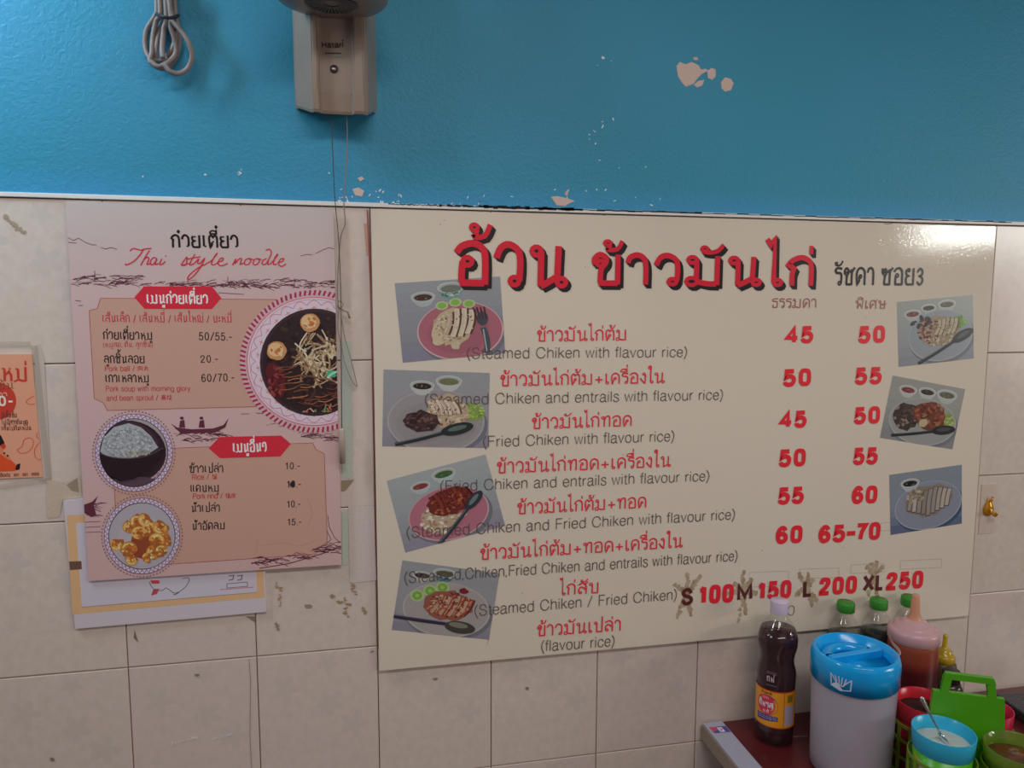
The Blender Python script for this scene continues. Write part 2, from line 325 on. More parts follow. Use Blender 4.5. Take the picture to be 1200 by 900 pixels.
def strokes_of(s):
    """-> list of (points, closed, isloop), x,y in glyph units"""
    if s[0] in 'oe':
        v = [float(a) for a in s[1:].split(',')]; rx, ry = (v[2], v[2]) if s[0] == 'o' else (v[2], v[3])
        n = 10 if s[0] == 'o' else 18
        ex = 1.0 if s[0] == 'o' else (0.6 if BOLD[0] else 0.8)
        f = lambda c: math.copysign(abs(c) ** ex, c)
        return [(v[0] + rx * f(math.cos(2 * PI * i / n)), v[1] + ry * f(math.sin(2 * PI * i / n))) for i in range(n)], True, s[0] == 'o'
    pts = []; 
    for a in s.split():
        c = a.endswith('!'); x, y = a.rstrip('!').split(','); pts.append((float(x), float(y), c))
    out = [pts[0][:2]]; i = 0
    while i < len(pts) - 1:
        j = i + 1
        while j < len(pts) - 1 and not pts[j][2]: j += 1
        run = [p[:2] for p in pts[i:j + 1]]
        if len(run) == 2: out.append(run[1])
        else: out += [tuple(q) for q in crv(run, 3)[1:]]
        i = j
    return out, False, False
def layout(txt, loops=True, gap=.08):
    """glyph strokes for a line of text, and its width"""
    x = 0; last = 0; lastw = .8; up = False; lastc = ''; out = []
    for ch in txt:
        if ch == 'ำ':
            out += [([(px + last, py) for px, py in strokes_of('o-.12,1.25,.1')[0]], True, False)]; ch = 'า'
        if ch in MK:
            mk0 = len(out)
            dy = .40 if (ch in TONE and up) else 0
            dx = -.1 if lastc == 'ป' else 0
            for s in MK[ch]:
                p, c, lp = strokes_of(s)
                if lp and not loops and ch in 'ุู': continue
                out.append(([(a + last + dx, b + dy) for a, b in p], c, lp))
            if ch in UP: up = True
            continue
        w, st = G[ch]
        for s in st:
            p, c, lp = strokes_of(s)
            if lp and not loops:
                v = [float(a) for a in s[1:].split(',')]; p = [(v[0] - v[2] * .7, v[1]), (v[0] + v[2], v[1])] if not (ch == 'ม' and v[1] < .5) else [(-.04, -.02), (.12, .04), (.28, .16)]; c = False
            out.append(([(a + x, b) for a, b in p], c, lp))
        if ch not in 'าเแไใะ ': last = x + w - .14; lastc = ch; up = False
        x += w + gap
    return out, x - gap
def text(ink, txt, p0, p1, h, wt, col, layer=1, loops=True, off=(0, 0), slant=0, gap=.08, wall=True, yup=1):
    """p0,p1: baseline ends; h: letter height, same units (pixels of the photo when wall, placed on the wall plane)"""
    st, wd = layout(txt, loops, gap)
    if wall:
        A = np.array(W(*p0)); B = np.array(W(*p1)); xm, ym = (p0[0] + p1[0]) / 2, (p0[1] + p1[1]) / 2
        H = np.linalg.norm(np.array(W(xm, ym - h)) - np.array(W(xm, ym))); sc = H / h
        A = A + np.array(off) * sc * [1, -1]; B = B + np.array(off) * sc * [1, -1]
    else: A, B, H = np.array(p0, float), np.array(p1, float), h
    ux = (B - A) / wd; n = np.array([-(B - A)[1], (B - A)[0]]); n = n / np.linalg.norm(n) * H * yup
    w = wt * H
    for pts, closed, lp in st:
        q = [A + ux * (a + slant * b) + n * b for a, b in pts]
        ink.stroke(q, w * (.72 if lp else 1) * (.78 if min(b for a, b in pts) > 1.02 or max(b for a, b in pts) < .02 else 1), col, layer, closed)
INK = inkmat('print_ink', 0.32); INKG = inkmat('photo_print', 0.30, 0.14)

# ================================================================== THE WALL
RH, TW = 0.24889, 0.2
# plaster, blue roller paint
mb = mat('blue_paint', P('#32809b', 2.0), 0.42, **{'Specular IOR Level': 0.35})
f1 = noise(mb, 5, 3); f2 = noise(mb, 170, 5, rough=0.6); f3 = noise(mb, 620, 2)
n_, l_, b_ = nodes(mb)
base = ramp(mb, f1, [(0.3, P('#2b7c97', 1.55)), (0.7, P('#317f9f', 1.5))])
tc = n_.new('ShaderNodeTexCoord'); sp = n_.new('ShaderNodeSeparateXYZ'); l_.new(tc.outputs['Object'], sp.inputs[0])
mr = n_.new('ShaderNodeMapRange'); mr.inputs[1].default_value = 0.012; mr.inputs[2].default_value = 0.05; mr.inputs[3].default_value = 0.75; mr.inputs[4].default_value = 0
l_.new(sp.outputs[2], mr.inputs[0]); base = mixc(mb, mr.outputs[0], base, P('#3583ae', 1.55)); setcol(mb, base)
bump(mb, f2, 0.7, 0.0018); bump(mb, f3, 0.3, 0.0006)
wall_mat = mat('grout', P('#6f5a50'), 0.9)
bm = bmnew(); box(bm, -1.2, 3.0, 0.004, 0.12, 0.0, Z0)
wall_back = tag(mesh_obj('wall_back', bm, wall_mat, loc=(0, 0, 0)), kind='structure')
bm = bmnew(); box(bm, -1.2, 3.0, -0.002, 0.12, Z0 + 0.0065, Z0 + .918)
tag(mesh_obj('wall_back_upper', bm, mb, loc=(0, 0, Z0)), 'teal blue painted plaster above the tiles', kind='structure')
# tiles: cream glaze with a pale printed flower pattern
mt = mat('cream_tile', P('#ab9f97'), 0.22)
n_, l_, b_ = nodes(mt); tc = n_.new('ShaderNodeTexCoord'); sp = n_.new('ShaderNodeSeparateXYZ'); l_.new(tc.outputs['Object'], sp.inputs[0])
def MN(op, a, b=None, c=None):
    x = n_.new('ShaderNodeMath'); x.operation = op
    for i, v in enumerate((a, b, c)):
        if v is None: continue
        if isinstance(v, (int, float)): x.inputs[i].default_value = v
        else: l_.new(v, x.inputs[i])
    return x.outputs[0]
msk = None
for cx, cz, r, ph in ((.045, -.062, .026, .3), (.118, -.095, .027, 1.1), (.158, -.138, .028, .2), (.115, -.022, .02, .8), (.05, -.112, .009, 0), (.036, -.168, .011, .6), (.15, -.052, .008, 1), (.095, -.16, .009, .4), (.16, -.20, .012, .9)):
    dx = MN('SUBTRACT', sp.outputs[0], cx); dz = MN('SUBTRACT', sp.outputs[2], cz)
    d = MN('SQRT', MN('ADD', MN('MULTIPLY', dx, dx), MN('MULTIPLY', dz, dz)))
    pet = MN('MULTIPLY', MN('ADD', MN('MULTIPLY', MN('ABSOLUTE', MN('COSINE', MN('MULTIPLY_ADD', MN('ARCTAN2', dz, dx), 2.5, ph))), .62), .38), r)
    v = MN('SMOOTH_MIN', MN('MAXIMUM', MN('DIVIDE', MN('SUBTRACT', pet, d), .004), 0), 1, .2)
    msk = v if msk is None else MN('MAXIMUM', msk, v)
f1 = noise(mt, 60, 4, rough=.7); f2 = noise(mt, 9, 3)
oi = n_.new('ShaderNodeObjectInfo')
bc = ramp(mt, f1, [(0.3, P('#a4988f')), (0.7, P('#aea29a'))])
bc = mixc(mt, MN('MULTIPLY', oi.outputs['Random'], .5), bc, P('#a99a96'))
bc = mixc(mt, MN('MULTIPLY', MN('MULTIPLY', msk, f1), .55), bc, P('#958f8e')); setcol(mt, bc)
bump(mt, noise(mt, 14, 2), 0.12, 0.002)
def tile_mesh(h):
    bm = bmnew(); g_ = 0.0009; b = 0.0012
    o = [(g_, 0.004, -g_), (TW - g_, 0.004, -g_), (TW - g_, 0.004, -h + g_), (g_, 0.004, -h + g_)]
    m_ = [(x, 0.0006, z) for x, y, z in o]
    i_ = [(g_ + b, 0, -g_ - b), (TW - g_ - b, 0, -g_ - b), (TW - g_ - b, 0, -h + g_ + b), (g_ + b, 0, -h + g_ + b)]
    R = [[bm.verts.new(p) for p in q] for q in (o, m_, i_)]
    for A, B in zip(R, R[1:]):
        for k in range(4): bm.faces.new((A[k], B[k], B[(k + 1) % 4], A[(k + 1) % 4]))
    bm.faces.new(R[2][::-1]); bmesh.ops.recalc_face_normals(bm, faces=bm.faces)
    me = bpy.data.meshes.new('tile'); bm.to_mesh(me); bm.free(); me.materials.append(mt); return me
tm = tile_mesh(RH); tmb = tile_mesh(Z0 - 6 * RH)
for r in range(7):
    for c in range(-6, 15):
        o = bpy.data.objects.new('tile', tm if r < 6 else tmb); COL.objects.link(o); o.parent = wall_back
        o.location = (c * TW, random.uniform(-.0003, .0003), Z0 - r * RH); o.rotation_euler = (0, 0, 0)
# white strip between plaster and tiles, dirty paint edge
mtr = mat('white_trim', P('#b3b0ae'), 0.4)
bm = bmnew(); box(bm, -1.2, 3.0, -0.004, 0.004, Z0 + 0.0008, Z0 + 0.0075, 0.0008)
tag(mesh_obj('trim_1', bm, mtr, loc=(0, 0, Z0)), kind='structure')
bm = bmnew()
for x0, x1, w in ((.50, .60, .0016), (.58, .76, .0026), (.66, .98, .0014), (.43, .5, .0008), (.98, 1.5, .0008), (1.3, 1.63, .0010)):
    xs = np.linspace(x0, x1, 24); 
    for a, b in zip(xs, xs[1:]):
        k = w * random.uniform(.3, 1.1); z = Z0 + .0062 + random.uniform(-.0006, .0006); box(bm, a, b, -.0046, -.0035, z - k, z + k)
o = mesh_obj('paint_gap', bm, mat('black_dirt', (.012, .01, .01), .9), wall_back); o['kind'] = 'stuff'
# slab added out of frame to cast soft shade on the upper wall
bm = bmnew(); box(bm, -1.2, 3.0, -1.3, 0.12, Z0 + .92, Z0 + 1.02, .004)
tag(mesh_obj('added_shade_slab', bm, mat('shade_slab_plaster', P('#8a8a86'), .8), loc=(0, 0, Z0 + .92)), kind='structure')
# floor
mf = mat('floor_tile', P('#6b5f58'), 0.4); setcol(mf, ramp(mf, noise(mf, 8, 3), [(0.3, P('#5f544e')), (0.7, P('#6e625a'))]))
bm = bmnew(); box(bm, -1.2, 3.0, -3.0, 0.12, -0.06, 0.0)
tag(mesh_obj('floor', bm, mf, loc=(0, 0, 0)), kind='structure')

def blob(cx, cz, rx, rz, n=12, j=.35, rot=0):
    out = []
    for i in range(n):
        a = 2 * PI * i / n; k = 1 + random.uniform(-j, j); x, z = rx * k * math.cos(a), rz * k * math.sin(a)
        out.append((cx + x * math.cos(rot) - z * math.sin(rot), cz + x * math.sin(rot) + z * math.cos(rot)))
    return out
def pw(pts): return [W(*p) for p in pts]
# chipped paint: pale plaster showing, real shallow flakes
mc = mat('bare_plaster', P('#a8948c'), .85); bump(mc, noise(mc, 300, 3), .4, .001)
mrim = mat('old_paint_edge', P('#b9b4b0'), .8)
def flake(pts, layer=0):
    P2 = [W(*p) for p in pts]; c = np.mean(P2, 0); bm = bmnew(); rng = random.Random(len(pts))
    A = [bm.verts.new((x, -.0022, z)) for x, z in P2]; B = [bm.verts.new((c[0] + (x - c[0]) * .9, -.00275, c[1] + (z - c[1]) * .9)) for x, z in P2]
    n = len(A)
    for i in range(n): bm.faces.new((A[i], A[(i + 1) % n], B[(i + 1) % n], B[i]))
    bm.faces.new(B); bmesh.ops.recalc_face_normals(bm, faces=bm.faces)
    f = max(bm.faces, key=lambda q: q.calc_area())
    o = mesh_obj('bare_plaster_patch', bm, mc, wall_back); return o
flake([(792, 78), (796, 73), (803, 76), (810, 73), (818, 77), (821, 82), (826, 81), (830, 83), (822, 87), (817, 92), (812, 99), (803, 102), (799, 98), (794, 90)])
flake([(812, 100), (818, 95), (825, 94), (822, 101), (816, 103)])
flake([(828, 84), (833, 80), (838, 82), (838, 90), (834, 94), (829, 92)])
flake([(844, 97), (849, 91), (856, 93), (859, 98), (856, 106), (849, 108), (845, 104)])
flake([(811, 68), (816, 67), (818, 71), (813, 71)])
flake([(645, 231), (652, 230), (662, 232), (674, 236), (668, 238), (662, 242), (652, 241)])
flake([(413, 222), (420, 220), (427, 224), (424, 231), (416, 229)])
flake([(661, 228), (665, 222), (667, 222), (664, 230)])
flake([(419, 209), (424, 207), (427, 210), (422, 213)])
bm = bmnew(); rng = random.Random(3)
for i in range(46):
    px, py = (rng.uniform(395, 470), rng.uniform(222, 238)) if i < 22 else ((rng.uniform(470, 780), rng.uniform(222, 243)) if i < 38 else (rng.uniform(690, 720), rng.uniform(130, 175)))
    if i in (40, 41): px, py = 280, 204
    x, z = W(px, py); a = blob(x, z, rng.uniform(.0008, .0035), rng.uniform(.0006, .0016), 6, .4, rng.uniform(0, 3))
    bm.faces.new([bm.verts.new((q[0], -.0024, q[1])) for q in a])
for px, py, r in ((168, 207, .0015), (241, 205, .0022), (281, 203, .003), (283, 199, .001), (386, 203, .0015), (702, 188, .0015), (690, 158, .002), (706, 68, .003), (700, 77, .001), (716, 72, .001), (725, 197, .0012), (756, 196, .0015)):
    x, z = W(px, py); bm.faces.new([bm.verts.new((q[0], -.0024, q[1])) for q in blob(x, z, r, r * .7, 7, .4)])
o = mesh_obj('paint_chips', bm, mat('pale_chip', P('#aab4ba'), .8), wall_back); o['kind'] = 'stuff'
# glue marks, tape remains and stains on the tiles
GLUE = inkmat('glue_stain', 0.6, 0.3)
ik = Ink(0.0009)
def smear(px, py, w, h, col, n=8, layer=1, rot=0):
    for k in range(n):
        a, b = px + random.uniform(-w, w), py + random.uniform(-h, h); x, z = W(a, b)
        ik.poly(blob(x, z, random.uniform(.001, .0036), random.uniform(.001, .003), 9, .5, rot), col, layer)
for i in range(9): smear(5 + i * 2.8, 254 + i * 2.1, 2, 2, P('#90826c'), 2, 1, -.6)
ik.poly(pw([(78, 568), (91, 560), (93, 577), (84, 575)]), P('#857766'), 1)
ik.poly(pw([(54, 562), (76, 565), (94, 558), (96, 583), (74, 585), (70, 605), (55, 608)]), P('#aa9c8c'), 0)
ik.poly(pw([(41, 404), (47, 404), (52, 420), (60, 560), (50, 564), (42, 560)]), P('#a89c95'), 0)
for a in ((326, 683, 330, 710, '#937a5f', 3), (413, 684, 417, 697, '#8c755d', 2), (394, 705, 410, 708, '#8a7257', 3), (404, 700, 407, 722, '#8a7257', 2), (426, 712, 428, 720, '#857460', 1), (360, 709, 363, 711, '#857460', 2), (389, 698, 391, 700, '#8a7257', 2), (324, 730, 326, 738, '#857460', 1)):
    for k in range(9): t = k / 8; smear(a[0] + (a[2] - a[0]) * t, a[1] + (a[3] - a[1]) * t, a[5], 1, P(a[4]), 1)
ik.poly(pw([(400, 563), (415, 562), (405, 575), (400, 576)]), P('#80735f'), 1)
ik.poly(pw([(408, 593), (438, 592), (441, 680), (410, 683)]), P('#b0a4a0'), 0)
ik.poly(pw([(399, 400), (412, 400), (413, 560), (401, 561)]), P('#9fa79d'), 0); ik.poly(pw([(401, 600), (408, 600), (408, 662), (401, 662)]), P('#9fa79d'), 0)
ik.poly(pw([(158, 738), (162, 752), (157, 747)]), P('#6b5d52'), 1)
ik.poly(pw([(288, 722), (299, 722), (299, 729), (292, 724)]), P('#7a6a5c'), 1)
for px, py in ((232, 790), (509, 795), (436, 763), (618, 806), (62, 890)): smear(px, py, 1.2, 1.2, P('#77695f'), 3)
smear(127, 680, 2, 2, P('#927040'), 4); smear(132, 668, 2, 10, P('#97856a'), 6)
for i in range(10): smear(202 + i * 3.2, 871 - i * .8, 1, .5, P('#c5c1bb'), 1)
for i in range(8): smear(250 + i * 3, 866 - i * .9, 1, .5, P('#c5c1bb'), 1)
# pencil line down one tile and the pinkish streak beside the big board
ik.stroke([W(292, 772), W(294, 800), W(293, 860), W(295, 900)], .0008, P('#6e6258'), 1)
ik.stroke([W(430.5, 246), W(434.5, 340), W(438, 470), W(441, 600), W(444, 760)], .0025, P('#8a4a42'), 1)
ik.stroke([W(428.5, 262), W(432, 300)], .006, P('#a98070'), 0)
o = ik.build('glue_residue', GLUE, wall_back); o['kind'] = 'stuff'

# ================================================================== THE BIG MENU BOARD
CREAM = P('#b0a699')
mboard = mat('glossy_cream_board', CREAM, 0.06); bump(mboard, noise(mboard, 300, 3), .22, .0005); bump(mboard, noise(mboard, 3, 2), .05, .004)
BX0, BX1, BZ0, BZ1, BY = 0.402, 1.591, Z0 - .788, Z0 - .0035, 0.0090
board = empty('menu_board', (1.0, 0, BZ0)); tag(board, 'large cream menu board with big red Thai heading and food photos on tiled wall', 'menu board')
bm = bmnew(); box(bm, BX0, BX1, -BY, -.0048, BZ0, BZ1, .0006); mesh_obj('board_panel', bm, mboard, board)
YP[0] = -BY
def bink(): return Ink(BY + 2e-4)
RED, BLK, THIN, DRED = P('#b0172b'), P('#1b1416'), P('#4c4340'), P('#b52a3a')
for t, a, b, h, w in (('อ้วน', (533, 333), (665, 336), 48, .165), ('ข้าวมันไก่', (692, 333), (955, 335), 34, .19)):
    i0 = bink()
    for q in (1, .66, .33): text(i0, t, a, b, h, w, BLK, 15, off=(4.2 * q, 4.4 * q), gap=.10)
    i0.build('heading_shadow', INK, board)['label'] = 'black drop shadow of the red heading word'
    i0 = bink(); text(i0, t, a, b, h, w, RED, 19, gap=.10); i0.build('heading_lettering', INK, board)['label'] = 'big red Thai heading word'
def line(name, t, a, b, h, w, col, lab=None, loops=True, layer=15, gap=.08, off=(0, 0), bold=False):
    BOLD[0] = bold; i = bink(); text(i, t, a, b, h, w, col, layer, loops, gap=gap, off=off); BOLD[0] = False; o = i.build(name, INK, board)
    if lab: o['label'] = lab
    return o
line('heading_lettering', 'รัชดา ซอย3', (977.5, 334), (1082, 334), 20, .13, BLK, 'black Thai lettering right of the heading')
line('column_heading', 'ธรรมดา', (904, 360.5), (957, 360.5), 10.5, .12, P('#85504a'), 'thin brown-red column heading over the left prices')
line('column_heading', 'พิเศษ', (1002, 361.5), (1038, 361.5), 9.5, .13, P('#85504a'), 'thin brown-red column heading over the right prices')
for t, a, b in (('ข้าวมันไก่ต้ม', (629, 400), (735, 398.5)), ('ข้าวมันไก่ต้ม+เครื่องใน', (586, 452.5), (779, 448.5)), ('ข้าวมันไก่ทอด', (623, 502.5), (741, 499)),
                ('ข้าวมันไก่ทอด+เครื่องใน', (582, 554.5), (786, 546.5)), ('ข้าวมันไก่ต้ม+ทอด', (606, 602.5), (758, 594.5)),
                ('ข้าวมันไก่ต้ม+ทอด+เครื่องใน', (562.5, 656), (800, 641)), ('ไก่สับ', (656, 697.5), (702, 694.5)), ('ข้าวมันเปล่า', (629, 745.5), (728, 738.5))):
    line('dish_name', t, a, b, 12.5, .135, DRED)
for t, a, b in (('(Steamed Chiken with flavour rice)', (547, 420), (805, 418)), ('(Steamed Chiken and entrails with flavour rice)', (498, 474.5), (847, 468)),
                ('(Fried Chiken with flavour rice)', (566, 523.5), (790, 516.5)), ('(Fried Chiken and entrails with flavour rice)', (516, 576), (831, 563)),
                ('(Steamed Chiken and Fried Chiken with flavour rice)', (476.5, 630), (861, 608)),
                ('(Steamed,Chiken,Fried Chiken and entrails with flavour rice)', (474, 683), (864, 656.5)),
                ('(Steamed Chiken / Fried Chiken)', (556, 721.5), (793, 702)), ('(flavour rice)', (634, 763), (720, 756.5))):
    line('dish_description', t, a, b, 12.0, .085, THIN)
for t, a, b, h in (('45', (920.5, 403), (953, 402), 20.5), ('50', (1006, 402.5), (1037, 401.5), 20.5), ('50', (918, 453.5), (950.5, 452), 21), ('55', (1002, 451), (1033, 450), 20.5),
                   ('45', (913.5, 502), (945, 501), 20.5), ('50', (1001, 497.5), (1031, 496), 20.5), ('50', (913, 547.5), (944, 546), 21), ('55', (1000, 545), (1028, 544), 20.5),
                   ('55', (912, 591.5), (941.5, 590), 20.5), ('60', (998, 590.5), (1027.5, 589.5), 21), ('60', (909, 637.5), (940, 636), 21), ('65', (959, 636.5), (990, 635), 21), ('-', (990, 634.5), (1003, 634), 22), ('70', (1003, 634), (1031, 632), 21),
                   ('100', (818, 708), (859, 705.5), 22), ('150', (887, 703), (926.5, 700.5), 21.5), ('200', (960, 698), (1003.5, 695), 21), ('250', (1038.5, 692), (1081, 689), 21)):
    line('price_figure', t, a, b, h * .82, .30, P('#c5202b'), 'bold red price ' + t if len(t) > 1 else None, layer=15, gap=.14, off=(0, -1.8), bold=True)
for t, a, b in (('S', (799, 707.5), (811, 706.5)), ('M', (863, 703), (882, 701)), ('L', (940, 698), (950.5, 697)), ('XL', (1012, 691.5), (1034, 689.5))):
    line('size_letter', t, a, b, 16, .26, P('#4a1f20'), 'dark red size letter %s on glue marks' % t, layer=12, gap=.1)
line('small_letter', 'O', (922, 721), (931, 720.5), 11, .07, THIN)
# glue rays left around the size letters
i0 = Ink(BY + 2e-4)
for cx, cy, rays in ((806, 695, ((0, -22), (8, -14), (-14, -10), (-12, 26), (4, 24), (14, -18), (-4, 14))), (872, 692, ((-2, -20), (8, -12), (-12, -8), (-6, 34), (2, 26), (14, 4), (-22, 4))),
                     (945, 688, ((-8, -14), (8, -8), (-12, 8), (6, 20), (12, 16), (2, -16))), (1024, 674, ((-8, -10), (-2, -12), (4, -14), (10, -10), (-6, 22), (4, 24)))):
    for dx, dy in rays:
        for k in range(7):
            t = k / 6; x, z = W(cx + dx * t + random.uniform(-1, 1), cy + dy * t + random.uniform(-1, 1))
            i0.poly(blob(x, z, .0042, .0052, 8, .5), P(random.choice(('#93826a', '#9a8b76', '#8a785e'))), 2 + k % 2)
o = i0.build('glue_residue', GLUE, board); o['kind'] = 'stuff'
# faint pencilled boxes where old stickers sat, and small marks
i0 = bink()
for x0, y0, x1, y1, s in ((878, 671, 924, 688, 2), (937, 667, 983, 678, 1.5), (997, 662, 1036, 672, 2), (1055, 657, 1103, 667, 2), (1032, 613, 1046, 622, 1)):
    i0.stroke([W(x0, y0), W(x1, y0 - s), W(x1, y1 - s), W(x0, y1), W(x0, y0)], .0007, P('#857a70'), 1)
i0.stroke([W(575, 735), W(571, 755)], .0012, P('#857a70'), 1)
for px, py in ((1014, 372), (516, 263), (521, 258), (686, 313), (988, 642), (893, 645), (1141, 310), (848, 597), (730, 533), (612, 695)): i0.poly(blob(*W(px, py), .0012, .0009, 6), P('#6f655d'), 1)
i0.stroke([W(1036, 262), W(1041, 262.5), W(1046, 261.5)], .001, BLK, 1)
i0.build('pencil_marks', INK, board)['kind'] = 'stuff'

# ---- printed food photographs
class Photo:
    def __init__(s, corners, base, layer0=2):
        s.c = [np.array(W(*p)) for p in corners]; s.i = Ink(base); s.i.jit = 0; s.l = layer0; s.cl = [(0, 0), (1, 0), (1, 1), (0, 1)]
    def m(s, u, v):
        a, b, c, d = s.c; return tuple((a * (1 - u) + b * u) * (1 - v) + (d * (1 - u) + c * u) * v)
    def poly(s, pts, col, step=True):
        q = clip(pts, s.cl)
        if len(q) >= 3:
            if step: s.l += .08
            s.i.poly([s.m(*p) for p in q], P(col) if isinstance(col, str) else col, s.l)
    def ell(s, cx, cy, rx, ry, col, rot=0, n=28, j=0):
        o = []
        for i in range(n):
            a = 2 * PI * i / n; k = 1 + random.uniform(-j, j); x, y = rx * k * math.cos(a), ry * k * math.sin(a)
            o.append((cx + x * math.cos(rot) - y * math.sin(rot), cy + x * math.sin(rot) + y * math.cos(rot)))
        s.poly(o, col)
    def st(s, pts, w, col, taper=None):
        pts = [tuple(q) for q in crv(pts, 5)] if len(pts) > 2 else pts
        s.l += .08
        for q in ribbon(pts, w): s.poly(q, col, False)
    def scat(s, cx, cy, rx, ry, n, size, cols, el=1.6):
        for k in range(n):
            a = random.uniform(0, 2 * PI); r = math.sqrt(random.random())
            s.l += .02
            s.ell(cx + rx * r * math.cos(a), cy + ry * r * math.sin(a), size * random.uniform(.6, 1.3) * el, size * random.uniform(.6, 1.3), random.choice(cols), random.uniform(0, PI), 7, .25)
    def bg(s, cols):
        n = len(cols); cols = [[.6 * a + .4 * (.33 * sum(P(c)) + .02) for a in P(c)] for c in cols]; cols = [[min(.9, a * 1.12) for a in c] for c in cols]
        for i, c in enumerate(cols): s.poly([(0, i / n), (1, i / n), (1, (i + 1) / n), (0, (i + 1) / n)], c)
    def bowl(s, cx, cy, r, side, inner, pattern=None):
        s.ell(cx, cy + r * .50, r * .72, r * .62, side); s.ell(cx, cy + r * .25, r * .93, r * .62, side); s.ell(cx, cy, r, r * .55, '#9ea09e')
        if pattern: s.scat(cx, cy + r * .55, r * .75, r * .3, 26, r * .08, pattern)
        s.ell(cx, cy + r * .03, r * .9, r * .47, '#8a8c88'); s.ell(cx, cy + r * .1, r * .74, r * .36, inner); s.scat(cx, cy + r * .12, r * .5, r * .2, 9, r * .06, [inner, '#6a6350'])
    def plate(s, cx, cy, rx, ry, rim, main, rot=0, sh='#5f6068'):
        s.ell(cx + .02, cy + .04, rx * 1.02, ry * 1.02, sh, rot, 40); s.ell(cx, cy, rx, ry, rim, rot, 40); s.ell(cx, cy - .005, rx * .965, ry * .965, main, rot, 40)
    def slices(s, x0, x1, y, h, n, light, dark, lean=0, sauce=None):
        for k in range(n):
            t = k / max(1, n - 1); x = x0 + (x1 - x0) * t; w = (x1 - x0) / n * 1.15; hh = h * (1 - .5 * abs(t - .5)) * random.uniform(.9, 1.08)
            a = (x - lean, y - hh); b = (x + w * .3, y); c = (x + lean, y + hh)
            s.st([(a[0] + .01, a[1]), (b[0] + .014, b[1]), (c[0] + .01, c[1])], w * 1.15, dark); s.st([a, b, c], w * .82, random.choice(light))
            s.st([(a[0] - w * .1, a[1] + .02), (b[0] - w * .15, b[1]), (c[0] - w * .1, c[1] - .03)], w * .25, light[0])
            s.scat(x, y, w * .5, hh * .8, 6, .008, light + [dark])
            if sauce: s.st([(a[0], a[1] + .01), (b[0], b[1] - hh * .2)], w * .4, sauce)
    def spoon(s, a, b, r=.07, col='#33373a', hl='#6f7678'):
        s.st([a, ((a[0] + b[0]) / 2, (a[1] + b[1]) / 2 + .01), b], .045, col); s.st([(a[0], a[1] - .01), (b[0], b[1] - .01)], .01, hl)
        an = math.atan2(b[1] - a[1], b[0] - a[0]); s.ell(b[0] + .7 * r * math.cos(an), b[1] + .7 * r * math.sin(an), r * 1.35, r * .62, col, an); s.ell(b[0] + .7 * r * math.cos(an), b[1] + .7 * r * math.sin(an) - .01, r * .8, r * .25, hl, an)
    def done(s, name, parent, label): o = s.i.build(name, INKG, parent); o['label'] = label; return o
PB = BY + 2e-4
# 1 steamed chicken on pink plate
p = Photo([(462.5, 332), (586, 324), (592, 414), (472, 425)], PB)
p.bg(['#737880', '#70747e', '#6f727c', '#6c6f7a', '#6b6e79', '#696b77', '#666676', '#64637a'])
p.bowl(.25, .19, .115, '#8c9292', '#3c2a28'); p.bowl(.52, .10, .13, '#5f807a', '#5b625a', ['#2f5d50', '#9aa6a2'])
p.plate(.58, .66, .42, .38, '#a98a90', '#8e5560', .05); p.ell(.56, .68, .3, .27, '#86505a')
for x, y in ((.42, .32), (.55, .29), (.68, .32)): p.ell(x, y, .062, .055, '#8fa078'); p.ell(x, y, .042, .038, '#6f9440')
p.ell(.50, .60, .185, .24, '#a08d74', 0, 26, .07); p.ell(.38, .66, .08, .16, '#a99a80', .2, 20, .12); p.scat(.49, .62, .18, .22, 90, .012, ['#b3a58c', '#94806a', '#a8977e', '#82705e'])
p.slices(.46, .67, .55, .2, 4, ['#a79884', '#9a8975', '#b0a28f'], '#4b352c', -.03); p.ell(.52, .84, .05, .05, '#a5957f', 0, 12, .2)
p.st([(.80, .64), (.83, .80), (.82, .97)], .055, '#3b4348'); p.st([(.80, .66), (.82, .95)], .012, '#8b9496'); p.ell(.80, .52, .055, .09, '#3a3d42')
for dx in (-.045, -.015, .015, .045): p.st([(.79 + dx, .53), (.77 + dx * 1.2, .37)], .014, '#34262c')
p.done('food_photo', board, 'photo of steamed chicken rice on a pink plate with a fork')
# 2 entrails
p = Photo([(449.5, 433), (574, 437), (572, 525), (448, 523)], PB)
p.bg(['#74767c', '#75767c', '#76757c', '#77747c', '#76717b', '#746e7a', '#716a79', '#6e6678'])
p.plate(.5, .66, .46, .42, '#8d888a', '#7f7a7d', -.06); p.ell(.5, .7, .38, .3, '#7b7578')
p.bowl(.36, .19, .115, '#9a9a98', '#2a1c1e'); p.bowl(.61, .12, .125, '#9b9c9a', '#5c5f42')
p.ell(.84, .52, .12, .1, '#6f8240', .2, 18, .2); p.scat(.84, .5, .11, .1, 30, .012, ['#7f9646', '#5c7434', '#8fa555'])
p.ell(.60, .52, .2, .22, '#9a8872', 0, 24, .1); p.scat(.60, .54, .19, .2, 90, .014, ['#b0a08c', '#8e7660', '#a8967f', '#6f574a', '#8a6a52'])
p.slices(.45, .68, .47, .1, 7, ['#b3a493', '#a18d7c'], '#5a443a', .03)
p.ell(.36, .66, .17, .14, '#39282a', .3, 20, .15); p.scat(.36, .66, .17, .12, 60, .016, ['#3a2629', '#4c3434', '#5e4540', '#2b1c20'])
p.spoon((.12, .97), (.62, .78), .12, '#23282a', '#4f5a54')
p.done('food_photo', board, 'photo of chicken and dark entrails on a grey plate')
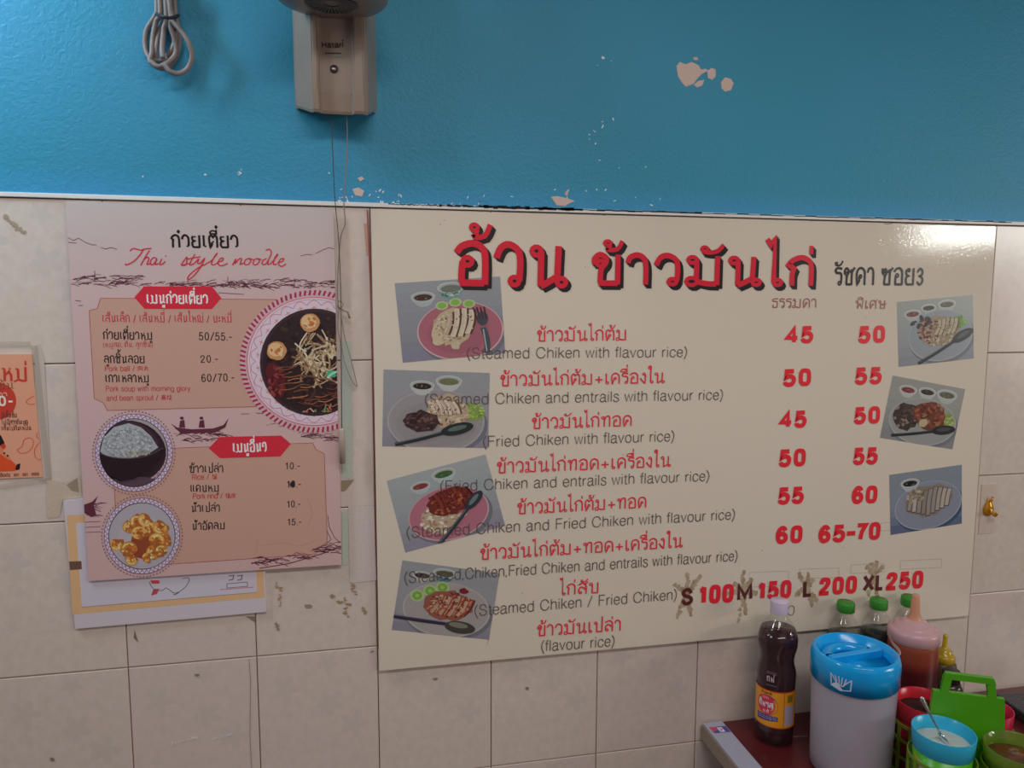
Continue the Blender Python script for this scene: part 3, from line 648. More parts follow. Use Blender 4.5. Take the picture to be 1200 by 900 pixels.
# 3 fried chicken on pink plate
p = Photo([(453, 563.5), (569, 532.5), (592, 616), (475, 647.5)], PB)
p.bg(['#7d8486', '#7b8286', '#798084', '#787e84', '#757a82', '#737780', '#706f7d', '#6f6880'])
p.bowl(.30, .18, .10, '#8f9798', '#6e2b30'); p.bowl(.55, .10, .12, '#8e9a9a', '#34502f')
p.plate(.50, .64, .40, .36, '#a3848c', '#945c6a', .08)
p.ell(.40, .66, .18, .2, '#9a8672', 0, 22, .1); p.scat(.38, .70, .17, .2, 70, .014, ['#b6ab9a', '#a2917c', '#c0b5a4', '#8a6a55'])
p.ell(.55, .48, .23, .18, '#5c2620', -.1, 24, .08); p.slices(.38, .72, .46, .14, 8, ['#6d2c22', '#7a3526', '#5b221d'], '#3a1512', .02); p.scat(.52, .52, .2, .14, 36, .012, ['#84402c', '#4a1b18', '#93513a'])
p.ell(.72, .58, .04, .04, '#9a8b76'); p.ell(.62, .70, .05, .03, '#a8987f'); p.spoon((.34, 1.0), (.72, .60), .10, '#2a2f34', '#5b6468')
p.done('food_photo', board, 'photo of brown fried chicken on a pink plate, tilted left')
# 4 sliced mixed chicken, cucumber
p = Photo([(471.5, 656.5), (585.5, 672), (573, 749.5), (459, 738)], PB)
p.bg(['#74767c', '#73747b', '#75757c', '#77757c', '#78747b', '#77717a', '#746d78', '#6c647a'])
p.bowl(.22, .17, .10, '#9a9690', '#2f2024'); p.bowl(.44, .10, .12, '#4b6a70', '#47483a', ['#1f4a5a', '#8a9898'])
p.plate(.52, .63, .45, .40, '#96918f', '#888281', .04)
for x, y in ((.20, .47), (.32, .38), (.44, .31)): p.ell(x, y, .07, .085, '#8ba06b'); p.ell(x, y, .05, .062, '#66893c'); p.ell(x, y, .02, .025, '#7fa050')
p.ell(.52, .56, .25, .22, '#7a4a3c', .2, 24, .1); p.slices(.36, .72, .56, .17, 9, ['#9a7a66', '#85452f', '#a5846e', '#8a3a2e'], '#4c2420', -.04); p.scat(.52, .5, .22, .15, 50, .011, ['#7a2a26', '#a58a74', '#5c2a22', '#8c3a30'])
p.ell(.66, .32, .05, .04, '#6a1a20', 0, 12, .2)
p.st([(.0, .80), (.3, .82), (.62, .83)], .05, '#2c2636'); p.st([(.0, .78), (.6, .81)], .012, '#5c5470'); p.ell(.68, .86, .16, .09, '#3a3530', .1); p.ell(.66, .83, .10, .04, '#6a655a', .1)
p.done('food_photo', board, 'photo of sliced red and pale chicken with cucumber and a spoon')
# 5-6 right column
p = Photo([(1051, 354), (1140, 345.5), (1141, 420), (1053, 430)], PB)
p.bg(['#777c78', '#787c7a', '#757a79', '#72777a', '#70757a', '#6c7178', '#686d76'])
p.bowl(.20, .20, .11, '#8c908c', '#60302e'); p.bowl(.41, .13, .10, '#8c8f8a', '#35302c'); p.bowl(.65, .10, .12, '#8d908c', '#45483a')
p.plate(.56, .58, .43, .40, '#86898e', '#767b82', -.1); p.ell(.8, .4, .1, .09, '#5d7a38', 0, 16, .2); p.scat(.8, .4, .1, .08, 24, .016, ['#6f9444', '#4d6a2c'])
p.ell(.52, .50, .27, .24, '#7c6e5a', .1, 22, .12); p.scat(.40, .48, .14, .2, 60, .016, ['#5a2a2a', '#7c3c38', '#9a7a6c', '#4a2324']); p.slices(.52, .74, .45, .14, 5, ['#8c8068', '#9a8e76'], '#4c4032', -.03)
p.scat(.55, .66, .2, .08, 40, .012, ['#a09682', '#8c8068']); p.scat(.3, .34, .12, .08, 16, .02, ['#2f2a2c', '#3c3436']); p.spoon((.26, .98), (.78, .66), .12, '#26282c', '#44484e')
p.done('food_photo', board, 'photo of mixed chicken on a pale blue plate, top of right column')
p = Photo([(1046, 440), (1131, 456), (1116, 526.5), (1031, 513)], PB)
p.bg(['#75756e', '#77776f', '#747570', '#70726e', '#6c6e6c', '#66696a'])
p.bowl(.24, .17, .12, '#93958f', '#6a1f2c'); p.bowl(.50, .15, .12, '#93958f', '#2c2220'); p.bowl(.77, .14, .14, '#8f928c', '#484a3a')
p.plate(.52, .64, .46, .38, '#8c8c88', '#7c7d7c', .0); p.ell(.85, .6, .09, .17, '#75804a', 0, 16, .2); p.scat(.85, .6, .08, .15, 26, .018, ['#8c9a5c', '#66743c'])
p.ell(.28, .60, .17, .22, '#332724', 0, 20, .1); p.scat(.28, .6, .16, .2, 60, .02, ['#2c201f', '#4c3c36', '#74665c', '#3c2e2a'])
p.ell(.60, .52, .22, .22, '#5a2c20', .2, 20, .12); p.scat(.6, .5, .2, .2, 50, .024, ['#6c3422', '#84482e', '#4a2018', '#7c5a40']); p.ell(.52, .66, .06, .07, '#9a8a70', 0, 12, .2)
p.spoon((.14, .93), (.74, .74), .12, '#1f1c20', '#3c3a3e')
p.done('food_photo', board, 'photo of fried chicken and dark entrails, middle of right column')
p = Photo([(1042, 556.5), (1127, 544.5), (1127, 613.5), (1043.5, 627)], PB)
p.bg(['#5f6b78', '#5d6a79', '#5f6b7a', '#5e6a7b', '#5a6478', '#4a5a76', '#3a4c6e'])
p.plate(.53, .60, .47, .40, '#80848f', '#6f7380', -.15, '#34425c'); p.bowl(.28, .18, .13, '#8a929a', '#14121a')
p.ell(.52, .52, .33, .26, '#6d665e', -.1, 24, .1)
for k in range(9): x = .26 + k * .065; p.st([(x + .05, .30 + .02 * abs(k - 5)), (x + .02, .5), (x, .78 - .03 * abs(k - 4))], .07, '#4c4440'); p.st([(x + .05, .31 + .02 * abs(k - 5)), (x + .02, .5), (x, .76 - .03 * abs(k - 4))], .05, random.choice(['#8a8078', '#7c7470', '#968c84', '#746a62']))
p.scat(.35, .42, .12, .12, 40, .016, ['#9a9484', '#7c7060', '#5c5040', '#8a7a60'])
p.done('food_photo', board, 'photo of sliced steamed chicken on a blue-grey plate, lowest on the right')

# ================================================================== THE NOODLE POSTER
PO = 0.0105; YP[0] = -PO
PX0, PX1, PZT, PZB = (W(76, 236)[0] + W(104, 680)[0]) / 2, (W(391, 244)[0] + W(400.5, 663)[0]) / 2, Z0 - .0045, (W(104, 680)[1] + W(400, 663)[1]) / 2
MAUVE, PANEL = '#a88e8f', '#a27f72'
mpo = mat('mauve_poster_sheet', P(MAUVE), 0.38)
n_, l_, b_ = nodes(mpo); tc = n_.new('ShaderNodeTexCoord'); sp = n_.new('ShaderNodeSeparateXYZ'); l_.new(tc.outputs['Object'], sp.inputs[0])
setcol(mpo, ramp(mpo, sp.outputs[2], [(0.05, P('#a68a89')), (0.45, P('#a88f8e')), (0.58, P('#a29694'))]))
poster = empty('noodle_poster', (.146, 0, PZB)); tag(poster, 'pinkish poster headed Thai style noodle with round bowl photos, left of large board', 'poster')
bm = bmnew(); box(bm, PX0, PX1, -PO, -.0068, PZB, PZT, .0003); mesh_obj('sheet', bm, mpo, poster)
SHEET = [(PX0 + .0005, PZB + .0005), (PX1 - .0005, PZB + .0005), (PX1 - .0005, PZT - .0005), (PX0 + .0005, PZT - .0005)]
def pink(base=0): i = Ink(PO + 1e-4 + base); i.clip = SHEET; return i
i0 = pink()
PBOR = P('#8c3a3c')
def panel(px, bor=True):
    i0.poly(pw(px), P(PANEL), 1); i0.stroke(pw(px), .0009, PBOR, 2, True)
panel([(104.5, 364), (114, 361.5), (118, 349.5), (394, 351.5), (398, 474), (126, 481), (121, 472), (110.5, 467)])
panel([(131, 528), (366.5, 519), (370, 526.5), (380, 531.5), (383.5, 635), (375, 641), (370, 649.5), (140, 665)])
o = i0.build('menu_panel', INK, poster); o['label'] = 'two beige menu panels with fine red outline'
i0 = pink()
i0.poly(pw([(157.5, 348.5), (168.6, 335.6), (248.4, 335.6), (259.5, 349.4), (248.4, 362.3), (169.5, 362)]), P('#ad2434'), 4)
text(i0, 'เมนูก๋วยเตี๋ยว', (172, 355.5), (244, 356), 10.5, .17, P('#c9bdbb'), 6, False)
i0.build('red_banner', INK, poster)['label'] = 'upper red six-sided banner with white lettering'
i0 = pink()
i0.poly(pw([(244.5, 525.4), (257.4, 512), (329.5, 510.4), (341, 520), (328.5, 535), (258, 537)]), P('#ad2434'), 4)
text(i0, 'เมนูอื่นๆ', (273, 530), (313, 529), 10.5, .17, P('#c9bdbb'), 6, False)
i0.build('red_banner', INK, poster)['label'] = 'lower red six-sided banner with white lettering'
i0 = pink(); text(i0, 'ก๋วยเตี๋ยว', (201, 290), (280, 290.5), 14.5, .17, BLK, 4, False)
i0.build('title_lettering', INK, poster)['label'] = 'black Thai title'
i0 = pink(); SC = P('#a8283a')
for L in ([(308, 214), (322, 204), (350, 211), (362, 207), (392, 203)], [(362, 206), (345, 232), (320, 256), (294, 268), (290, 262)],
          [(384, 212), (366, 240), (350, 270), (362, 248), (376, 238), (382, 244), (374, 266), (388, 262)], [(412, 243), (400, 240), (388, 254), (392, 268), (404, 260), (413, 244), (406, 266), (420, 262)],
          [(432, 244), (424, 266), (436, 264), (446, 254)], [(446, 232), (449, 236)], [(508, 268), (520, 250), (530, 238), (530, 252), (526, 268), (510, 270), (540, 262)], [(562, 226), (548, 250), (542, 268), (556, 264), (574, 246)], [(530, 246), (550, 242), (584, 236)],
          [(578, 244), (572, 260), (582, 262), (600, 242), (584, 276), (556, 312), (534, 326), (540, 308), (574, 280), (606, 264)], [(604, 264), (628, 250), (648, 224), (640, 232), (626, 262), (636, 268), (652, 258)], [(648, 258), (668, 252), (672, 242), (660, 244), (652, 262), (664, 272), (690, 262)],
          [(708, 270), (722, 244), (718, 262), (736, 244), (744, 246), (738, 266), (752, 260)], [(772, 243), (758, 250), (756, 266), (770, 266), (780, 252), (772, 243), (790, 248)], [(806, 243), (792, 250), (790, 266), (804, 266), (814, 252), (806, 243), (822, 248)],
          [(842, 244), (828, 250), (824, 264), (836, 266), (848, 250), (860, 222), (852, 207), (838, 212)], [(850, 250), (846, 266), (858, 262), (880, 236), (884, 226), (874, 240), (868, 266), (882, 264)], [(884, 260), (904, 254), (908, 244), (896, 246), (888, 264), (900, 274), (918, 264)]):
    pts = [W(60 + q[0] * .3, 230 + q[1] * .3) for q in crv(L, 4)]; n = len(pts)
    for k, q in enumerate(ribbon(pts, .0019)): i0.poly(q, SC, 4)
i0.build('title_lettering', INK, poster)['label'] = 'red handwritten English title'
i0 = pink(); PRD, PBK = P('#9c3238'), P('#2a2022')
for t, a, b, h, w, c in (('เส้นเล็ก / เส้นหมี่ / เส้นใหญ่ / บะหมี่', (120, 377.5), (272, 377.8), 8.2, .13, PRD), ('ก๋วยเตี๋ยวหมู', (121, 397.5), (179, 398), 8.8, .15, PBK), ('(หมูสด, ต้น, ลูกชิ้น)', (121, 406.8), (179, 406.5), 5, .13, PRD),
                         ('50/55.-', (233, 398.5), (272, 399), 9.2, .12, PBK), ('ลูกชิ้นลอย', (122, 425.5), (170, 425.5), 8.6, .15, PBK), ('20.-', (235, 425), (256, 424.5), 8.4, .12, PBK), ('Pork ball / 肉丸', (123, 435), (175, 434.5), 6, .13, PRD),
                         ('เกาเหลาหมู', (123.5, 448), (175, 448), 8.6, .15, PBK), ('60/70.-', (236, 447.5), (275, 446.5), 9, .12, PBK), ('Pork soup with morning glory', (124, 458.5), (223, 458), 6, .12, PRD), ('and bean sprout / 高楼', (125, 469.5), (202, 468.5), 6, .12, PRD),
                         ('ข้าวเปล่า', (222, 554), (262, 553.5), 8, .15, PBK), ('10.-', (334, 549.8), (352, 549.5), 7.6, .13, PBK), ('Rice / 饭', (225, 562), (255, 561.5), 6, .13, PRD), ('แคบหมู', (223, 576.5), (257, 576), 8, .15, PBK), ('10.-', (336, 571.5), (353, 571), 8, .15, PBK),
                         ('Pork rind / 猪皮', (226, 584.5), (277, 583.5), 6, .13, PRD), ('น้ำเปล่า', (224, 600), (258, 599.5), 8, .15, PBK), ('10.-', (336, 594.5), (352.5, 594), 7.6, .13, PBK), ('น้ำอัดลม', (225, 621), (264, 620), 8, .15, PBK), ('15.-', (336.5, 615.5), (353.5, 615), 7.6, .13, PBK)):
    text(i0, t, a, b, h, w, c, 4, False)
i0.poly(blob(*W(342.5, 567.5), .0042, .005, 10, .15), PBK, 5)
i0.build('menu_lettering', INK, poster)['label'] = 'small black dish names and prices with red notes'
# sketched landscape lines
i0 = pink(); INKD = P('#4f2433'); rng = random.Random(5)
def scrib(px0, py0, px1, py1, h, n, w=.0006):
    for k in range(n):
        t = rng.random(); x = px0 + (px1 - px0) * t; y = py0 + (py1 - py0) * t - rng.random() * h; L = rng.uniform(4, 16); s = rng.uniform(-.35, .35)
        i0.stroke([W(*q) for q in ((x, y), (x + L * .5, y + L * .5 * s - 1), (x + L, y + L * s))], w * rng.uniform(.6, 1.8), INKD, 2)
scrib(84, 333, 160, 334, 10, 60); scrib(160, 334, 250, 334, 3, 22); scrib(250, 336, 396, 337, 8, 90, .0008); scrib(82, 334, 396, 338, 1.5, 60, .0008)
for x, y, h in ((111, 330, 13), (220, 333, 7), (267, 330, 6), (345, 338, 12)): i0.stroke([W(x, y), W(x, y - h)], .0009, INKD, 2)
for pts in ([(79, 278), (86, 282), (92, 279), (100, 284), (108, 287), (113, 287)], [(80, 284), (90, 285)], [(118, 290), (124, 292), (130, 290), (137, 292)], [(352, 300), (360, 298), (366, 299)], [(370, 297), (378, 293), (386, 290), (395, 293)], [(256, 343), (270, 344), (286, 345)], [(88, 352), (95, 353)], [(92, 358), (97, 358)]):
    i0.stroke([W(*q) for q in pts], .0009, INKD, 2)
# boat with two rowers
i0.poly(pw([(200, 496), (208, 501), (225, 503), (250, 502), (262, 498), (268, 490), (264, 501), (252, 507), (212, 508)]), INKD, 3)
for x in (213, 236): i0.poly(pw([(x - 3, 501), (x - 2, 493), (x + 3, 492), (x + 4, 501)]), INKD, 3); i0.poly(blob(*W(x, 490), .003, .0025, 8, .1), INKD, 3)
scrib(203, 511, 262, 511, 4, 26, .0009); scrib(212, 518, 250, 518, 4, 12, .0009)
for pts in ([(282, 485), (292, 485)], [(300, 484), (312, 485)], [(205, 502), (226, 512), (238, 518)]): i0.stroke([W(*q) for q in pts], .0008, INKD, 2)
scrib(305, 500, 380, 508, 8, 16); scrib(350, 512, 392, 520, 8, 26, .0008)
i0.poly(pw([(97, 592), (108, 588), (115, 581), (110, 592), (113, 604), (107, 606), (97, 600)]), INKD, 3); scrib(97, 606, 112, 606, 16, 18, .0007)
for y in (612, 618, 624): i0.stroke([W(99, y), W(118, y - 1)], .0008, INKD, 2)
scrib(294, 662, 330, 660, 8, 26, .0009); scrib(330, 662, 398, 645, 10, 50, .0008); i0.stroke([W(*q) for q in ((304, 666), (340, 660), (380, 648), (398, 640))], .0014, INKD, 2)
for pts in ([(384, 604), (386, 618), (392, 630), (399, 636)], [(383, 622), (388, 632), (382, 638)], [(386, 636), (396, 640)]): i0.stroke([W(*q) for q in pts], .0009, INKD, 2)
for pts in ([(302, 630), (300, 650)], [(304, 640), (330, 636), (350, 640), (372, 632)], [(360, 585), (366, 600), (360, 618)]): i0.stroke([W(*q) for q in crv(pts, 4)] if len(pts) > 2 else [W(*q) for q in pts], .0006, P('#8f6a62'), 2)
i0.build('sketch_drawing', INK, poster)['label'] = 'dark maroon line drawing of river bank and boats'
# round photographs
def disc(cx, cy, rx, ry, n=48): return [(cx + rx * math.cos(2 * PI * i / n), cy + ry * math.sin(2 * PI * i / n)) for i in range(n)]
class Round(Photo):
    def __init__(s, cx, cy, r, base, l0):
        s.c = [np.array(W(*q)) for q in ((cx - r, cy - r), (cx + r, cy - r), (cx + r, cy + r), (cx - r, cy + r))]; s.i = Ink(base); s.i.jit = 0; s.i.clip = SHEET; s.l = l0; s.cl = disc(.5, .5, .5, .5, 40)
i0 = pink(); cx, cy = 368, 423.5
i0.poly(pw(disc(cx, cy, 87, 84)), P(MAUVE), 7)
for k in range(92):
    a = 2 * PI * k / 92; i0.stroke([W(cx + 80.5 * math.cos(a), cy + 77.5 * math.sin(a)), W(cx + 87 * math.cos(a + .02), cy + 83.5 * math.sin(a + .02))], .0034, P('#8d1f45'), 8)
i0.poly(pw(disc(cx, cy, 79, 75.5)), P('#a94a62'), 9); i0.poly(pw(disc(cx, cy, 78, 74.6)), P('#b3a3ae'), 10); i0.stroke(pw(disc(cx, cy, 75.5, 72.5)), .0006, P('#a94a62'), 11, True)
for k in range(26):
    a = 2 * PI * k / 26; b = 2 * PI * (k + .5) / 26; c = 2 * PI * (k + 1) / 26
    i0.stroke([W(cx + (68.5 + 6 * abs(math.sin(PI * q / 8))) * math.cos(a + (c - a) * q / 8), cy + (66 + 5.6 * abs(math.sin(PI * q / 8))) * math.sin(a + (c - a) * q / 8)) for q in range(9)], .0009, P('#a04a68'), 11)
    i0.stroke([W(cx + 64 * math.cos(b), cy + 61.5 * math.sin(b)), W(cx + 68 * math.cos(b), cy + 65.5 * math.sin(b))], .0013, P('#b0605c'), 11); i0.stroke([W(cx + 66 * math.cos(b - .05), cy + 63 * math.sin(b - .05)), W(cx + 66.5 * math.cos(b + .05), cy + 63.5 * math.sin(b + .05))], .001, P('#b0605c'), 11)
i0.build('plate_border', INK, poster)['label'] = 'pink scalloped border round the noodle bowl photo'
p = Round(cx - .5, cy + 1, 63, PO + 1e-4, 13); p.bg(['#2c2028', '#2e2129', '#30232a', '#32242a', '#342428', '#342226', '#331f24', '#301d22'])
p.ell(.5, .5, .49, .49, '#33242a'); p.ell(.5, .5, .47, .47, '#291c20'); p.scat(.5, .5, .45, .45, 160, .016, ['#241619', '#35221f', '#3f2a24', '#2a2524', '#1f1416'])
for x, y in ((.46, .13), (.155, .39)): p.ell(x, y, .09, .085, '#a87850', 0, 20, .05); p.ell(x - .01, y - .01, .07, .062, '#c09a72'); p.ell(x + .01, y + .01, .03, .025, '#a8622e'); p.scat(x, y, .06, .05, 8, .012, ['#c7a683', '#9c5c2c'])
p.ell(.15, .66, .08, .17, '#4e1a20', -.35, 22, .1); p.scat(.15, .66, .07, .15, 40, .014, ['#6a2628', '#3c1418', '#7c3430'])
for k in range(95):
    a = rng.uniform(0, 2 * PI); r = math.sqrt(rng.random()); x, y = .55 + .21 * r * math.cos(a), .46 + .22 * r * math.sin(a); b = rng.uniform(0, PI); L = rng.uniform(.04, .11)
    p.st([(x - L * math.cos(b), y - L * math.sin(b)), (x + rng.uniform(-.03, .03), y + rng.uniform(-.03, .03)), (x + L * math.cos(b), y + L * math.sin(b))], rng.uniform(.010, .018), rng.choice(['#a8987e', '#b8ab92', '#8c7458', '#9c8a6c', '#5c3c30', '#7c5c48']))
for k in range(40):
    a = rng.uniform(.1, PI - .1); r = rng.uniform(.24, .40); x, y = .55 + r * math.cos(a), .5 + r * math.sin(a)
    p.st([(x - .07, y + .01), (x, y + rng.uniform(-.02, .03)), (x + .07, y - .01)], .010, rng.choice(['#6a4030', '#8a5a3e', '#5a3028', '#7a4a38']))
for k in range(16): x = .4 + rng.random() * .3; p.st([(x, .88 + rng.random() * .08), (x + rng.uniform(-.04, .04), .96)], .012, rng.choice(['#a05a50', '#b0887a', '#7c2a28', '#6a7450']))
p.ell(.66, .60, .05, .03, '#3f9070', .2, 12, .3); p.st([(.62, .64), (.67, .6), (.72, .58)], .02, '#8ac0a0')
p.done('bowl_photo', poster, 'round photo of dark noodle soup with meatballs and bean sprouts')
def ring(cx, cy, r, colr):
    i = pink()
    for k in range(74): a = 2 * PI * k / 74; i.poly([W(*q) for q in disc(cx + (r + 5.2) * math.cos(a), cy + (r + 5.2) * 1.01 * math.sin(a), .95, .95, 6)], P('#6c4a60'), 7)
    i.poly(pw(disc(cx, cy, r + 2.6, r + 2.8)), P('#5e4664'), 8); i.poly(pw(disc(cx, cy, r + 1.9, r + 2)), P('#b0a2b0'), 9)
    for k in range(50): a = 2 * PI * k / 50; i.stroke([W(cx + (r + 1.8) * math.cos(a), cy + (r + 1.8) * math.sin(a)), W(cx + (r - 2.2) * math.cos(a + .06), cy + (r - 2.2) * math.sin(a + .06)), W(cx + (r + 1.8) * math.cos(a + .12), cy + (r + 1.8) * math.sin(a + .12))], .0011, P('#6f5578'), 10)
    i.poly(pw(disc(cx, cy, r - 2.6, r - 2.6)), P('#33232f'), 11)
    i.build('plate_border', INK, poster)['label'] = 'patterned violet border round the %s photo' % colr
ring(157, 530.5, 43, 'rice'); ring(166.5, 628, 42, 'shrimp')
p = Round(157, 530.5, 39.5, PO + 1e-4, 13); p.bg(['#86787f', '#84757d', '#806f79', '#7d6873', '#7c6470', '#6a4f5c'])
for q in ((.88, .62), (.86, .82)):
    for k in range(12): a = 2 * PI * k / 12; p.st([(q[0] + .03 * math.cos(a), q[1] + .03 * math.sin(a)), (q[0] + .12 * math.cos(a), q[1] + .12 * math.sin(a))], .014, '#b58f9a')
p.ell(.42, .48, .56, .46, '#2c1c24', .12); p.ell(.38, .45, .50, .42, '#3a2730', .12); p.ell(.50, .95, .38, .10, '#4c3844')
p.poly([(0, .48), (.05, .28), (.2, .12), (.42, .06), (.6, .12), (.75, .25), (.86, .42), (.7, .52), (.5, .57), (.3, .58), (.1, .56)], '#8d9096'); p.scat(.40, .34, .36, .22, 260, .014, ['#989ba1', '#a4a6aa', '#83868d', '#7c7f88', '#9fa1a2'])
p.scat(.55, .50, .2, .05, 40, .012, ['#8c8c80', '#a09e92', '#7a7a76'])
p.poly([(-.02, .50), (.1, .545), (.3, .575), (.5, .57), (.7, .53), (.88, .46), (.96, .38), (.90, .55), (.72, .76), (.5, .88), (.3, .92), (.12, .82), (.02, .66)], '#22161c')
p.st([(.0, .50), (.15, .555), (.35, .578), (.55, .568), (.75, .52), (.94, .42)], .014, '#4a3640')
p.done('bowl_photo', poster, 'round photo of white rice in a black bowl')
p = Round(166.5, 628, 38.5, PO + 1e-4, 13); p.bg(['#8a8590', '#8c8790', '#8e888f', '#8c858d', '#8a828b', '#857d88'])
p.ell(.5, .5, .5, .5, '#958e97'); p.ell(.52, .56, .4, .36, '#9a929a'); p.ell(.55, .62, .25, .22, '#7d3a26', 0, 20, .15)
for x, y, r, a in ((.12, .62, .11, 0), (.30, .36, .10, 1), (.42, .28, .11, 2), (.55, .25, .11, .5), (.45, .45, .11, 1.5), (.62, .4, .12, 2.4), (.78, .36, .12, .2), (.86, .55, .12, 1.2), (.72, .56, .12, 3), (.68, .74, .12, .7), (.80, .72, .10, 2), (.30, .70, .13, 2.6), (.34, .86, .09, 0), (.58, .82, .08, 1)):
    p.ell(x, y, r, r * .8, '#8c4f24', a, 16, .2)
    p.st([(x + r * .7 * math.cos(a + k * .8), y + r * .6 * math.sin(a + k * .8)) for k in range(6)], r * .62, rng.choice(['#b88240', '#c08d4c', '#b57a38', '#a86a30'])); p.st([(x + r * .75 * math.cos(a + k * .8), y + r * .68 * math.sin(a + k * .8)) for k in range(1, 5)], r * .2, '#d0a868')
    p.scat(x, y, r * .8, r * .6, 10, .015, ['#c99a58', '#a8602c', '#d8b47c', '#9a4f24'])
p.done('bowl_photo', poster, 'round photo of golden fried shrimp')

# ================================================================== PRINT BEHIND THE POSTER, LEFT FLYER
YP[0] = -.0055
fr = empty('framed_print', (.13, 0, Z0 - .66)); tag(fr, 'white print with tan border and hen drawing, mostly hidden behind pink poster', 'print')
q = [W(74, 587), (W(88, 737)), (W(312, 717)), (W(308, 560))]
bm = bmnew(); A = [bm.verts.new((x, -.0055, z)) for x, z in q]; B = [bm.verts.new((x, -.0012, z)) for x, z in q]
bm.faces.new(A); bm.faces.new(B[::-1]); [bm.faces.new((A[k], B[k], B[(k + 1) % 4], A[(k + 1) % 4])) for k in range(4)]; bmesh.ops.recalc_face_normals(bm, faces=bm.faces)
mesh_obj('backing_sheet', bm, mat('white_print_sheet', P('#a8a0a8'), .3), fr)
i0 = Ink(.0055 + 1e-4)
i0.poly(pw([(78, 604), (110, 602), (305, 590), (310, 700), (85, 720)]), P('#b3906c'), 1); i0.poly(pw([(89, 613), (110, 612), (298, 600), (301, 694), (96, 711.5)]), P('#a7a1ad'), 2)
i0.stroke(pw([(96, 711.5), (301, 694)]), .001, P('#7a6f74'), 3); i0.poly(pw([(81, 658), (95.5, 657.5), (96, 667), (82, 668)]), P('#5c4038'), 3)
i0.build('border_print', INK, fr)['label'] = 'tan border band with small dark brown block'
i0 = Ink(.0055 + 1e-4)
i0.stroke([W(*t) for t in crv([(175, 682), (180, 690), (190, 692), (195, 689), (205, 695), (215, 690), (221, 682), (221, 677), (214, 678)], 4)], .0011, P('#3c5650'), 4); i0.stroke(pw([(203, 696), (205, 697), (210, 694)]), .001, BLK, 4)
i0.poly(pw([(176, 680), (187, 680), (187, 684), (178, 684)]), P('#a83a44'), 4); i0.poly(pw([(180, 690), (187, 690), (184, 696), (177, 698)]), P('#9a3a44'), 4)
i0.build('hen_drawing', INK, fr)['label'] = 'line drawing of a white hen with red feet'
i0 = Ink(.0055 + 1e-4)
for x0 in (268, 278): i0.stroke([W(x0, 675), W(x0 + 6, 674), W(x0 + 5, 679), W(x0, 680)], .0015, P('#5a4a4c'), 4)
i0.stroke(pw([(266, 684), (290, 682), (290, 687), (266, 689)]), .001, P('#5a4a4c'), 4, True); i0.stroke(pw([(258, 691), (297, 688)]), .0012, P('#9a5a66'), 4)
i0.build('stamp_print', INK, fr)['label'] = 'small printed stamp with a pink line under it'
# orange flyer in a clear sleeve, running out of the picture on the left
YP[0] = -.0022
fl = empty('orange_flyer', (-.2, 0, Z0 - .45)); tag(fl, 'salmon orange paper flyer taped to tiles at left edge of photo', 'flyer')
X1 = W(38, 415)[0]; FZT = W(38, 415)[1]; FZB = W(50, 559)[1]; FX0 = -.36
bm = bmnew(); q = [(FX0, FZT), (W(37, 415)[0], FZT), (W(50, 559)[0], FZB), (FX0, FZB)]
A = [bm.verts.new((x, -.0022, z)) for x, z in q]; B = [bm.verts.new((x, -.0008, z)) for x, z in q]; bm.faces.new(A); bm.faces.new(B[::-1]); [bm.faces.new((A[k], B[k], B[(k + 1) % 4], A[(k + 1) % 4])) for k in range(4)]; bmesh.ops.recalc_face_normals(bm, faces=bm.faces)
mesh_obj('paper', bm, mat('salmon_paper', P('#b57f68'), .5), fl)
i0 = Ink(.0022 + 1e-4); FR = P('#a23427')
text(i0, 'เส้นใหม่', (-48, 446), (33, 447), 17, .16, FR, 2, False); text(i0, 'มีเข้มข้น', (-40, 457), (17, 456), 8, .12, P('#6c3a30'), 2, False)
i0.poly(pw(disc(-4, 470, 23, 22)), FR, 1); text(i0, '120-', (-22, 476), (16, 475), 11, .2, P('#c8b4a8'), 2); text(i0, 'ราคา', (-14, 465), (9, 464), 4, .14, P('#c8b4a8'), 2, False)
for t, y, x in (('มีเนื้อเข้ม', 489, 20), ('ไม่มีสารกันบูด', 497, 33), ('เส้นไม่กันเหม็น', 504, 37)): text(i0, t, (2, y + .5), (x, y), 4.6, .15, P('#4c2a28'), 2, False)
text(i0, 'สนใจติดต่อ . 081 . 001 . 9900'.replace('8', '0').replace('9', '0'), (-10, 559.5), (46, 557), 3.4, .16, P('#4c2a28'), 2, False)
for pts in ([(40, 464), (33, 468), (31, 472), (36, 474), (41, 473)], [(20, 527), (26, 523), (28, 516), (34, 513), (39, 516), (38, 524), (32, 530), (24, 531), (20, 527)], [(46, 519), (41, 526), (41, 534), (45, 539), (48, 538)], [(44, 507), (43, 512), (46, 514)]): i0.stroke([W(*t) for t in crv(pts, 3)], .0009, FR, 2)
i0.build('flyer_print', INK, fl)['label'] = 'dark red Thai lettering, price spot and bean outlines'
i0 = Ink(.0022 + 1e-4)
i0.poly(pw([(-14, 514), (-6, 508), (1, 510), (5, 518), (6, 526), (0, 522), (-10, 524)]), P('#1c1416'), 3); i0.poly(pw(disc(-3, 524, 8, 8, 14)), P('#b06a4c'), 2); i0.poly(pw(disc(4, 523, 3, 3, 8)), P('#a8301f'), 4)
i0.poly(pw([(-12, 532), (2, 530), (14, 540), (20, 546), (18, 552), (-14, 553)]), P('#b5401f'), 3); i0.stroke(pw([(0, 530), (6, 534), (12, 538)]), .004, P('#b06a4c'), 4); i0.poly(pw([(18, 549), (20, 544), (24, 543), (23, 550), (19, 551)]), P('#1c1416'), 4)
for t in ((5, 531), (9, 534)): i0.poly(pw(disc(*t, 1.3, 1.3, 7)), P('#1c1416'), 5)
i0.build('figure_drawing', INK, fl)['label'] = 'small drawing of a person in orange clothes'
